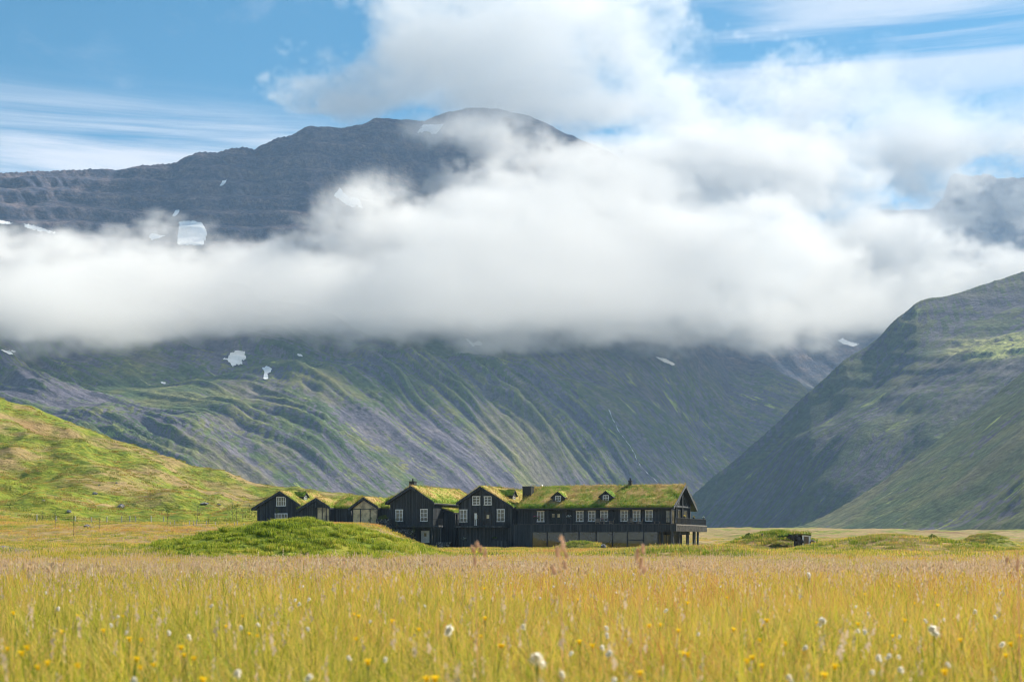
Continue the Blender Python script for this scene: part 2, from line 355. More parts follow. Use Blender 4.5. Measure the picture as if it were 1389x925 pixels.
def gz(x, y):
    """height of the valley floor"""
    x = np.asarray(x, float); y = np.asarray(y, float)
    r = np.hypot(x, y)
    z = .12 - .20 * sst(y, 22, 60) + 10.6 * sst(y, 250, 1100) * (1 - .25 * sst(x / np.maximum(y, 1), .1, .35)) + .004 * np.clip(y - 1100, 0, None)
    px = x / np.maximum(y, 1.) * F + CX
    # the ground climbs to the left, under the small houses
    z = z + 4.1 * sst(-px, -600, -490) * sst(y, 180, 226) + .7 * sst(-px, -480, -100) * sst(y, 90, 170) - .7 * sst(-px, -480, -100) * sst(y, 190, 230)
    z = z + MOUND_H * mound(x, y, *MOUND) + .5 * mound(x, y, -22, 80, 8, 12, 0)
    z = z + 2.6 * mound(x, y, 32, 172, 9.5, 9, .2) + .7 * mound(x, y, 25, 166, 10, 7, 0)
    z = z + 1.8 * mound(x, y, 41, 150, 15, 12, -.1) + 2.8 * mound(x, y, 87, 262, 8, 9, 0) + 1.9 * mound(x, y, 106, 262, 20, 10, 0)
    z = z + 1.3 * mound(x, y, 9.5, 198, 4.2, 4, 0, .6) + .75 * mound(x, y, 52, 100, 13, 9, 0) + .8 * mound(x, y, 11.5, 95, 9, 8, 0)
    z = z + .5 * mound(x, y, -40, 100, 16, 12, 0)
    hm = sst(y, 32, 60)
    z = z + hm * (fbm(x / 18, y / 18, 131, 3) * .28 * sst(y, 40, 120) + hum(x, y) * .10 + sst(mound(x, y, *MOUND), .0, .25) * (fbm(x / .95, y / 1.2, 211, 2) * .13 + hum(x, y) * .12))
    z = z + fbm(x / 260, y / 260, 137, 3) * 2.2 * sst(r, 400, 900) * sst(y, 0, 300) + fbm(x / 34, y / 50, 141, 4) * 1.15 * sst(y, 236, 330) * sst(x, 22, 45)
    z = z + fbm(x / 3.1, y / 3.1, 139, 3) * .05 * (1 - hm)
    lh, t = left_hill(x, y)
    z = np.where(lh > 0, np.maximum(z, z * (1 - sst(t, 0, .2)) + lh + .0), z) if True else z
    return z
def meadow_mat():
    m = NT('meadow'); p = m.pos()
    big = m.noise(p, .045, 5, .6); mid = m.noise(p, .35, 6, .65); fine = m.noise(p, 3.2, 6, .7)
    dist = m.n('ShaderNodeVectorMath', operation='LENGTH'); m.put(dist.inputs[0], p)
    green = m.ramp(mid, [(.32, (.065, .105, .012)), (.5, (.160, .20, .020)), (.68, (.28, .26, .040))])
    straw = m.ramp(mid, [(.3, (.20, .15, .060)), (.55, (.30, .22, .095)), (.75, (.36, .26, .14))])
    f = m.math('ADD', m.math('MULTIPLY', big, .7), m.math('MULTIPLY', m.noise(m.mul(p, (.012, .05, .05)), 1, 5, .6), .6))
    f = m.math('ADD', f, m.math('MULTIPLY', fine, .12))
    f = m.rng(m.math('ADD', f, m.attr('dry')), .66, .80)
    c = m.mix(f, green, straw)
    red = m.rng(m.noise(p, .022, 5, .65), .555, .65)
    c = m.mix(m.math('MULTIPLY', red, .6), c, (.17, .085, .035))
    dark = m.rng(m.noise(p, .7, 5, .7), .60, .72)
    c = m.mix(m.math('MULTIPLY', dark, .35), c, (.035, .050, .014))
    hum_ = m.math('ADD', m.math('MULTIPLY', m.noise(p, .9, 5, .6), .45), m.math('MULTIPLY', m.noise(p, 4.5, 4, .7), .12))
    big_b = m.math('MULTIPLY', m.noise(m.mul(p, (.10, .16, .2)), 1, 6, .62), 3.2)
    h = m.math('ADD', hum_, m.math('MULTIPLY', big_b, m.rng(m.math('ABSOLUTE', dist.outputs['Value']), 200, 380)))
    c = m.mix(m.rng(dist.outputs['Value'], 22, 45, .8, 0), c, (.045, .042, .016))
    return m.pbr(c, .95, m.bump(h, 1., 1.), spec=.08)
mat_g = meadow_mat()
ang = np.concatenate([np.linspace(-180, -34, 30), np.linspace(-33, 33, 760), np.linspace(34, 180, 30)])
rad = np.concatenate([[0.05, .6, 1.2], np.geomspace(2, 60, 90)[:-1], np.geomspace(60, 115, 260)[:-1], np.geomspace(115, 330, 230)[:-1], np.geomspace(330, 1200, 230)[:-1], np.geomspace(1200, 9000, 40)])
A_, R_ = np.meshgrid(np.radians(ang), rad)
GX, GY = R_ * np.sin(A_), R_ * np.cos(A_)
GZ = gz(GX, GY)
def dryness(x, y):
    px = x / np.maximum(y, 1.) * F + CX
    lh, t = left_hill(x, y)
    d = .02 + .05 * sst(x, 10, 60) - .40 * sst(mound(x, y, *MOUND), 0, .2) - .03 * sst(t, .02, .12)
    d = d + .16 * mound(x, y, -60, 215, 30, 14, 0) + .12 * sst(y, 24, 50) * (1 - sst(y, 190, 240)) - .12 * mound(x, y, 41, 150, 16, 12, 0) - .12 * mound(x, y, 33, 172, 11, 9, 0) - .1 * mound(x, y, 8, 196, 9, 8, 0)
    d = d + (.03 + .10 * fbm(x / 30, y / 60, 143, 3)) * sst(y, 200, 400) * sst(x, 20, 60) * (1 - sst(y, 700, 900))
    return d
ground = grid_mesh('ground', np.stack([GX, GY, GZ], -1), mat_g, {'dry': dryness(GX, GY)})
tag(ground, 'rolling valley floor of rough green and straw coloured grass', kind='structure'); ground['label'] = 'rolling valley floor and grassy hillside'
print('ground', round(time.time() - T0, 1))
# ------------------------------------------------------------------ clouds (voxels worked out here, no files)
def lattice3(shape, seed):
    return np.random.RandomState(seed).rand(*shape).astype(np.float32)
def up(a, n, axis):
    m = a.shape[axis]; t = np.linspace(0, m - 1.001, n); i = t.astype(int); f = (t - i).astype(np.float32); f = f * f * (3 - 2 * f)
    sh = [1, 1, 1]; sh[axis] = n; f = f.reshape(sh)
    return np.take(a, i, axis) * (1 - f) + np.take(a, i + 1, axis) * f
def noise3(shape, size, cell, seed):
    """value noise on a voxel block, cell in metres"""
    n = [max(2, int(math.ceil(s / c)) + 1) for s, c in zip(size, cell)]
    a = lattice3(n, seed)
    for ax in range(3): a = up(a, shape[ax], ax)
    return a
def fbm3(shape, size, cell, seed, oc=5, gain=.55, stretch=(1, 1, 1)):
    s = 0; am = 1.; tot = 0
    for i in range(oc):
        s = s + am * noise3(shape, size, [cell * k / 2.07 ** i for k in stretch], seed + i); tot += am; am *= gain
    return s / tot
COV_X = [-350, -150, 0, 50, 150, 250, 350, 450, 550, 650, 750, 850, 950, 1050, 1150, 1250, 1350, 1500, 1700]
COV_Y = [-75, -25, 25, 75, 125, 175, 225, 275, 325, 375, 425, 475, 525]
COV = [
 [.0, .0, .0, .0, .0, .0, .0, .0, .3, .5, .5, .3, .0, .0, .0, .0, .1, .2, .2],
 [.0, .0, .0, .0, .0, .0, .0, .1, .6, .8, .8, .6, .1, .0, .0, .1, .2, .3, .3],
 [.0, .0, .0, .0, .0, .0, .0, .1, .75, .95, .95, .75, .2, .0, .1, .2, .25, .4, .4],
 [.0, .0, .0, .0, .0, .0, .0, .58, .95, 1., 1., .95, .45, .25, .35, .55, .60, .6, .6],
 [.0, .0, .0, .0, .0, .0, .14, .70, .90, .95, 1., .85, .65, .65, .75, .90, .95, .9, .9],
 [.0, .0, .0, .0, .0, .0, .05, .12, .33, .38, .35, .30, .75, .90, .95, 1., 1., 1., 1.],
 [.0, .0, .0, .0, .0, .0, .0, .10, .25, .25, .75, .95, 1., 1., .70, .50, .36, .5, .6],
 [.0, .0, .0, .0, .05, .0, .0, .08, .46, .88, 1., 1., 1., .90, .60, .42, .32, .4, .5],
 [.4, .5, .48, .50, .66, .42, .58, .74, .95, 1., 1., 1., 1., 1., .85, .45, .22, .3, .4],
 [.9, .9, .9, .95, 1., .95, .95, 1., 1., 1., 1., 1., 1., 1., 1., .92, .62, .5, .6],
 [.9, .9, .95, .95, .95, .95, .95, .95, .95, 1., 1., 1., 1., 1., 1., .85, .5, .3, .2],
 [.3, .3, .30, .30, .28, .22, .28, .26, .32, .36, .42, .48, .56, .60, .54, .15, .0, .0, .0],
 [.0, .0, .0, .0, .0, .0, .0, .0, .0, .0, .0, .0, .0, .0, .0, .0, .0, .0, .0]]
COV = np.array(COV)
def bilin(px, py):
    ix = np.interp(px, COV_X, np.arange(len(COV_X))); iy = np.interp(py, COV_Y, np.arange(len(COV_Y)))
    x0 = np.minimum(ix.astype(int), len(COV_X) - 2); y0 = np.minimum(iy.astype(int), len(COV_Y) - 2); fx = ix - x0; fy = iy - y0
    fx = fx * fx * (3 - 2 * fx) * .5 + fx * .5; fy = fy * fy * (3 - 2 * fy) * .5 + fy * .5
    return (COV[y0, x0] * (1 - fx) + COV[y0, x0 + 1] * fx) * (1 - fy) + (COV[y0 + 1, x0] * (1 - fx) + COV[y0 + 1, x0 + 1] * fx) * fy

def cloud_material(name, dens, aniso=.35):
    m = NT(name)
    v = m.n('ShaderNodeVolumePrincipled'); m.put(v.inputs['Color'], (.945, .94, .93)); m.put(v.inputs['Anisotropy'], aniso)
    v.inputs['Density Attribute'].default_value = 'density'; v.inputs['Density'].default_value = dens
    return m.out(v.outputs[0], True)
def make_cloud(name, label, lo, hi, vox, fn, mat):
    size = [h - l for l, h in zip(lo, hi)]; shape = [int(s / vox) for s in size]
    ax = [np.linspace(l, h, n, dtype=np.float32) for l, h, n in zip(lo, hi, shape)]
    X, Y, Z = np.meshgrid(*ax, indexing='ij', sparse=True)
    D = fn(X, Y, Z, shape, size).astype(np.float32)
    for axi in range(3):
        sl_ = [slice(None)] * 3; sl_[axi] = [0, 1, -2, -1]; D[tuple(sl_)] = 0
    nx, ny, nz = shape
    me = bpy.data.meshes.new(name + '_samples'); me.vertices.add(nx * ny * nz)
    at_ = me.attributes.new('d', 'FLOAT', 'POINT'); at_.data.foreach_set('value', D.ravel())
    src = bpy.data.objects.new(name + '_samples', me)          # only a store of numbers, not in the scene
    g = bpy.data.node_groups.new(name, 'GeometryNodeTree'); g.interface.new_socket('Geometry', in_out='OUTPUT', socket_type='NodeSocketGeometry')
    g.interface.new_socket('Geometry', in_out='INPUT', socket_type='NodeSocketGeometry')
    q = NT('', g)
    oi = q.n('GeometryNodeObjectInfo'); oi.inputs['Object'].default_value = src
    ps = q.n('GeometryNodeInputPosition').outputs[0]
    idx = []
    sp = q.n('ShaderNodeSeparateXYZ'); q.put(sp.inputs[0], ps)
    for i in range(3):
        a = q.math('DIVIDE', q.math('SUBTRACT', sp.outputs[i], lo[i]), size[i] / (shape[i] - 1))
        a = q.math('MINIMUM', q.math('MAXIMUM', q.math('ROUND', a), 0), shape[i] - 1); idx.append(a)
    mi = lambda op, a, b: (lambda n: (q.put(n.inputs[0], a), q.put(n.inputs[1], b), n.outputs[0])[2])(q.n('FunctionNodeIntegerMath', operation=op))
    ii = mi('ADD', mi('MULTIPLY', mi('ADD', mi('MULTIPLY', idx[0], ny), idx[1]), nz), idx[2])
    na = q.n('GeometryNodeInputNamedAttribute', data_type='FLOAT'); na.inputs['Name'].default_value = 'd'
    si = q.n('GeometryNodeSampleIndex', data_type='FLOAT', domain='POINT')
    g.links.new(oi.outputs['Geometry'], si.inputs['Geometry']); g.links.new(na.outputs[0], si.inputs['Value']); g.links.new(ii, si.inputs['Index'])
    vc = q.n('GeometryNodeVolumeCube'); g.links.new(si.outputs[0], vc.inputs['Density'])
    vc.inputs['Min'].default_value = lo; vc.inputs['Max'].default_value = hi
    for k, n in zip(('Resolution X', 'Resolution Y', 'Resolution Z'), shape): vc.inputs[k].default_value = n
    sm = q.n('GeometryNodeSetMaterial'); sm.inputs['Material'].default_value = mat
    g.links.new(vc.outputs[0], sm.inputs[0])
    go = q.n('NodeGroupOutput'); g.links.new(sm.outputs[0], go.inputs[0])
    vol = bpy.data.volumes.new(name); o = bpy.data.objects.new(name, vol); col.objects.link(o)
    vol.materials.append(mat)
    md = o.modifiers.new('cloud', 'NODES'); md.node_group = g
    tag(o, label, kind='stuff'); return o

def cloud_fn(X, Y, Z, shape, size):
    px = X / Y * F + CX; py = HOR - (Z - CAMZ) / Y * F
    big = fbm3(shape, size, 420, 11, 2, stretch=(1.2, 1, .7))
    wis = fbm3(shape, size, 190, 51, 5, .80, stretch=(1.3, 1, .8))
    qx = px + (wis - .5) * 70; qy = py - 4 + 13 * sst(py, 390, 470) + (big - .5) * 60 + (wis - .5) * 70
    M = bilin(qx, qy)
    # where along the view the bank hangs: against the slope below, further back above
    y0 = np.interp(py, [120, 300, 380, 470], [3950, 3150, 2950, 2750]) + 250 * sst(px, 550, 950) + 300 * sst(px, 1000, 1250)
    y0 = y0 - 280 * sst(-px, -350, 0) * sst(py, 200, 330)
    half = 210 + 200 * (big - .3) + 140 * M
    e = 1 - np.abs(Y - y0) / half
    bil = np.abs(noise3(shape, size, [150, 120, 110], 91) - .5) * 2; bil = bil + .5 * np.abs(noise3(shape, size, [66, 55, 48], 92) - .5) * 2
    d = M * 1.45 + (wis - .5) * 4.6 + (big - .5) * .5 - (bil - .6) * .3 - 1.5 * (1 - sst(M, .02, .22)) - 1.02 + np.minimum(e, .6) * .5 - .1
    d = np.clip(d * 8.5, 0, 1) * np.clip(.35 + wis * 1.3, 0, 1.3) * (.62 + .38 * sst(py, 130, 230)) * np.clip(e * 2.4, 0, 1)
    return np.where(d > .015, d ** 1.2, 0)
cm = cloud_material('cloud_vapour', .0078, .0)
make_cloud('low_clouds', 'white cloud bank lying across the mountain', (-1450, 2250, 300), (1900, 4250, 1640), 10.0, cloud_fn, cm)
def wisp_fn(cpx, cpy, rx, ry, seed, amp=1.):
    def fn(X, Y, Z, shape, size):
        px = X / Y * F + CX; py = HOR - (Z - CAMZ) / Y * F
        w1 = fbm3(shape, size, 130, seed, 6, .76); w2 = fbm3(shape, size, 240, seed + 20, 3)
        qx = px + (w2 - .5) * 150; qy = py + (w1 - .5) * 60
        r = np.sqrt(((qx - cpx) / rx) ** 2 + ((qy - cpy) / ry) ** 2)
        e = 1 - np.abs(Y - (Y.min() + Y.max()) / 2) / ((Y.max() - Y.min()) / 2)
        rd = 1 - np.abs(w1 - .5) * 9.
        d = (1 - r) * 1.1 + (w2 - .5) * 2.2 + rd * .8 - .62
        d = np.clip(d * amp, 0, 1) * np.clip(e * 2, 0, 1) * np.clip((1.5 - np.sqrt(((px - cpx) / rx) ** 2 + ((py - cpy) / ry) ** 2)) * 2.5, 0, 1); return np.where(d > .02, d ** 1.4, 0)
    return fn
cw = cloud_material('wisp_vapour', .010, .1)
def wisp(label, cpx, cpy, rx, ry, Y0, Y1, seed, amp=1., vox=6.5):
    xs = [(p - CX) / F * y for p in (cpx - rx * 1.5, cpx + rx * 1.5) for y in (Y0, Y1)]; zs = [CAMZ + (HOR - p) / F * y for p in (cpy - ry * 1.6, cpy + ry * 1.6) for y in (Y0, Y1)]
    make_cloud('cloud_wisps', label, (min(xs), Y0, min(zs)), (max(xs), Y1, max(zs)), vox, wisp_fn(cpx, cpy, rx, ry, seed, amp), cw)
wisp('torn wisps of cloud rising over the dark slope', 505, 268, 75, 38, 2850, 3150, 401, .75)
wisp('thin veil of cloud over the summit', 640, 178, 95, 30, 3350, 3720, 433, .5, 8)
wisp('shreds of cloud over the far summit', 1250, 300, 110, 40, 4480, 4950, 467, .5, 12)
print('clouds', round(time.time() - T0, 1))

# ------------------------------------------------------------------ haze: the air of the whole valley
bm_pts = []
def box_mesh(name, lo, hi, mat):
    x0, y0, z0 = lo; x1, y1, z1 = hi
    v = [(x0, y0, z0), (x1, y0, z0), (x1, y1, z0), (x0, y1, z0), (x0, y0, z1), (x1, y0, z1), (x1, y1, z1), (x0, y1, z1)]
    f = [(0, 3, 2, 1), (4, 5, 6, 7), (0, 1, 5, 4), (1, 2, 6, 5), (2, 3, 7, 6), (3, 0, 4, 7)]
    me = bpy.data.meshes.new(name); me.from_pydata(v, [], f); me.materials.append(mat)
    o = bpy.data.objects.new(name, me); col.objects.link(o); return o
def haze_mat():
    m = NT('haze_air'); v = m.n('ShaderNodeVolumePrincipled'); m.put(v.inputs['Color'], (.40, .64, 1.)); v.inputs['Density'].default_value = 5.6e-5
    m.put(v.inputs['Anisotropy'], .2)
    return m.out(v.outputs[0], True)
zlow = min(float(PM[..., 2].min()), float(PF[..., 2].min()), float(PV[..., 2].min()), float(PR[..., 2].min()), float(PS[..., 2].min()), float(GZ.min())) - 1
tag(box_mesh('haze', (-9100, -9100, zlow), (9100, 9100, 1700), haze_mat()), 'thin blue haze in the air of the valley', 'haze', kind='stuff')
# ------------------------------------------------------------------ the lodge
TH = R(21); CT, ST = math.cos(TH), math.sin(TH)
OY = 218.0; OX = (918 - CX) / F * OY
def L2W(a, b): return OX + a * CT + b * ST, OY - a * ST + b * CT
def la(px, b):
    """position along the lodge front (metres) of a photograph column, on the plane b metres back"""
    k = (px - CX) / F
    return (k * (OY + b * CT) - OX - b * ST) / (CT + k * ST)
def lz(px, py, b):
    X, Y = L2W(la(px, b), b); return CAMZ + (HOR - py) / F * Y

def wood_mat():
    m = NT('tarred_boards'); p = m.obj()
    v = m.noise(m.mul(p, (3.3, 3.3, .05)), 1, 2, .5); g = m.noise(m.mul(p, (40, 40, 1.2)), 1, 5, .7)
    w = m.noise(p, .35, 5, .65)
    c = m.ramp(m.math('ADD', m.math('MULTIPLY', v, .6), m.math('MULTIPLY', g, .4)), [(.34, (.012, .017, .021)), (.5, (.042, .050, .058)), (.64, (.095, .104, .112))])
    c = m.mix(m.rng(w, .52, .72, 0, .55), c, (.045, .045, .044))
    return m.pbr(c, .72, m.bump(g, .4, .02), spec=.3)
def plain(name, c, rough=.6, spec=.3, var=.25, scale=3., **kw):
    m = NT(name); n = m.noise(m.obj(), scale, 5, .65)
    cc = m.mix(m.rng(n, .35, .7), tuple(x * (1 - var) for x in c), tuple(min(1, x * (1 + var)) for x in c))
    return m.pbr(cc, rough, m.bump(n, .2, .02), spec=spec, **kw)
M_wood = wood_mat()
M_white = plain('white_window_paint', (.84, .84, .81), .5, var=.1)
M_black = plain('black_metal', (.015, .017, .02), .45, spec=.5)
M_deck = plain('weathered_deck_boards', (.16, .145, .125), .8)
M_grey = plain('grey_weathered_boards', (.13, .125, .115), .85, var=.4)
M_chair = plain('pale_chair_wood', (.38, .30, .23), .7)
M_stone = None
def stone_mat():
    m = NT('field_stone'); p = m.obj()
    d = m.vor(p, 2.6, 'DISTANCE_TO_EDGE'); cid = m.vor(p, 2.6, 'F1', 'Color')
    bw = m.n('ShaderNodeRGBToBW'); m.put(bw.inputs[0], cid)
    c = m.ramp(bw.outputs[0], [(.2, (.075, .075, .078)), (.5, (.16, .155, .15)), (.8, (.28, .27, .25))])
    c = m.mix(m.rng(m.noise(p, 5, 5, .7), .55, .7, 0, .6), c, (.10, .11, .05))
    c = m.mix(m.rng(d, .03, .12, 1, 0), c, (.03, .03, .03))
    return m.pbr(c, .9, m.bump(m.math('ADD', m.rng(d, 0, .2), m.noise(p, 9, 4)), .8, .08))
M_stone = stone_mat()
def glass_mat(name, tint, mirror, seed):
    m = NT(name); p = m.obj()
    n = m.noise(m.vmath('ADD', p, (seed, seed, 0)), .5, 4, .6)
    c = m.mix(m.rng(n, .38, .62), tuple(x * .4 for x in tint), tint)  # mottled base colour paints in reflections beneath the gloss
    d = m.n('ShaderNodeBsdfPrincipled'); m.put(d.inputs['Base Color'], c); m.put(d.inputs['Roughness'], .5); m.put(d.inputs['Specular IOR Level'], .05)
    g = m.n('ShaderNodeBsdfGlossy'); m.put(g.inputs['Color'], (.85, .86, .80)); m.put(g.inputs['Roughness'], .02)
    m.put(g.inputs['Normal'], m.bump(m.noise(p, .8, 2), .02, .05))
    x = m.n('ShaderNodeMixShader'); m.put(x.inputs[0], mirror); m.t.links.new(d.outputs[0], x.inputs[1]); m.t.links.new(g.outputs[0], x.inputs[2])
    return m.out(x.outputs[0])
M_pane = glass_mat('window_glass', (.15, .13, .075), .09, 3)
M_big = glass_mat('glass_wall_painted_reflection', (.062, .054, .022), .085, 9)  # olive base colour stands in for the reflected meadow
M_beige = glass_mat('glass_painted_beige_reflection', (.62, .50, .27), .06, 5)  # warm beige reflection painted as the pane colour
def turf_mat():
    m = NT('roof_turf'); p = m.obj(); bl = m.attr('blade')
    n = m.noise(p, .33, 5, .65); n2 = m.noise(p, 1.7, 5, .7)
    f = m.math('ADD', m.math('MULTIPLY', n, .75), m.math('MULTIPLY', n2, .35))
    f = m.math('ADD', f, m.math('MULTIPLY', m.attr('rand'), .20))
    f = m.math('ADD', f, m.math('MULTIPLY', m.attr('lowedge'), -.10))
    c = m.ramp(f, [(.40, (.050, .105, .012)), (.53, (.140, .230, .022)), (.61, (.26, .28, .045)), (.68, (.40, .29, .095)), (.84, (.42, .28, .13))])
    c = m.mix(m.math('MULTIPLY', m.attr('edge'), .8), c, (.05, .04, .022))
    pr = m.n('ShaderNodeBsdfPrincipled'); m.put(pr.inputs['Base Color'], c); m.put(pr.inputs['Roughness'], .9); m.put(pr.inputs['Specular IOR Level'], .1)
    m.put(pr.inputs['Normal'], m.bump(n2, .7, .3))
    tl = m.n('ShaderNodeBsdfTranslucent'); m.put(tl.inputs['Color'], c)
    x = m.n('ShaderNodeMixShader'); m.put(x.inputs[0], m.math('MULTIPLY', bl, .4)); m.t.links.new(pr.outputs[0], x.inputs[1]); m.t.links.new(tl.outputs[0], x.inputs[2])
    return m.out(x.outputs[0])
M_turf = turf_mat()

class MB:
    def __init__(s): s.v = []; s.f = []; s.T = None; s.sm = False
    def add(s, vs, fs):
        k = len(s.v)
        if s.T is not None: vs = [tuple(s.T @ Vector(v)) for v in vs]
        s.v += [tuple(v) for v in vs]; s.f += [tuple(i + k for i in f) for f in fs]; return s
    def box(s, x0, x1, y0, y1, z0, z1):
        return s.add([(x0, y0, z0), (x1, y0, z0), (x1, y1, z0), (x0, y1, z0), (x0, y0, z1), (x1, y0, z1), (x1, y1, z1), (x0, y1, z1)],
              [(0, 3, 2, 1), (4, 5, 6, 7), (0, 1, 5, 4), (1, 2, 6, 5), (2, 3, 7, 6), (3, 0, 4, 7)])
    def prism(s, poly, y0, y1, ax='y'):
        """poly of (u, z) extruded along the other horizontal axis"""
        n = len(poly); mk = (lambda u, z, v: (u, v, z)) if ax == 'y' else (lambda u, z, v: (v, u, z))
        vs = [mk(u, z, y0) for u, z in poly] + [mk(u, z, y1) for u, z in poly]
        return s.add(vs, [tuple(range(n))[::-1], tuple(range(n, 2 * n))] + [(i, (i + 1) % n, n + (i + 1) % n, n + i) for i in range(n)])
    def bar(s, p, q, wd, hg=None, n=4):
        p, q = Vector(p), Vector(q); d = (q - p).normalized(); hg = hg or wd
        u = d.cross(Vector((0, 0, 1)));
        if u.length < .01: u = Vector((1, 0, 0))
        u.normalize(); v = u.cross(d).normalized(); vs = []
        for c in (p, q):
            for i in range(n):
                an = 2 * math.pi * (i + .5) / n; k = 1.414 if n == 4 else 1.
                vs.append(c + u * math.cos(an) * wd / 2 * k + v * math.sin(an) * hg / 2 * k)
        return s.add(vs, [tuple(range(n))[::-1], tuple(range(n, 2 * n))] + [(i, (i + 1) % n, n + (i + 1) % n, n + i) for i in range(n)])
    def lathe(s, prof, n=10, c=(0, 0, 0)):
        vs = []; fs = []
        for r, z in prof:
            for i in range(n): an = 2 * math.pi * i / n; vs.append((c[0] + r * math.cos(an), c[1] + r * math.sin(an), c[2] + z))
        m = len(prof)
        for j in range(m - 1):
            for i in range(n): fs.append((j * n + i, j * n + (i + 1) % n, (j + 1) * n + (i + 1) % n, (j + 1) * n + i))
        fs += [tuple(range(n))[::-1], tuple(range((m - 1) * n, m * n))]
        return s.add(vs, fs)
    def build(s, name, mat, parent=None, off=None, label=None, smooth=False):
        me = bpy.data.meshes.new(name); off = off if off is not None else (parent_off.get(parent.name, (0, 0, 0)) if parent else (0, 0, 0))
        me.from_pydata([(v[0] - off[0], v[1] - off[1], v[2] - off[2]) for v in s.v], [], s.f)
        me.materials.append(mat)
        if smooth: me.polygons.foreach_set('use_smooth', [True] * len(me.polygons))
        o = bpy.data.objects.new(name, me); col.objects.link(o)
        if parent: o.parent = parent; parent_off[o.name] = off
        if label: o['label'] = label
        return o
parent_off = {}
def empty(name, loc, rz=0., label=None, cat=None, group=None):
    o = bpy.data.objects.new(name, None); col.objects.link(o); o.location = loc; o.rotation_euler = (0, 0, rz); o.empty_display_size = .5
    return tag(o, label, cat, group)
def lodge_thing(name, a, b, z, label, cat, group=None):
    x, y = L2W(a, b); o = empty(name, (x, y, z), -TH, label, cat, group); parent_off[o.name] = (a, b, z); return o

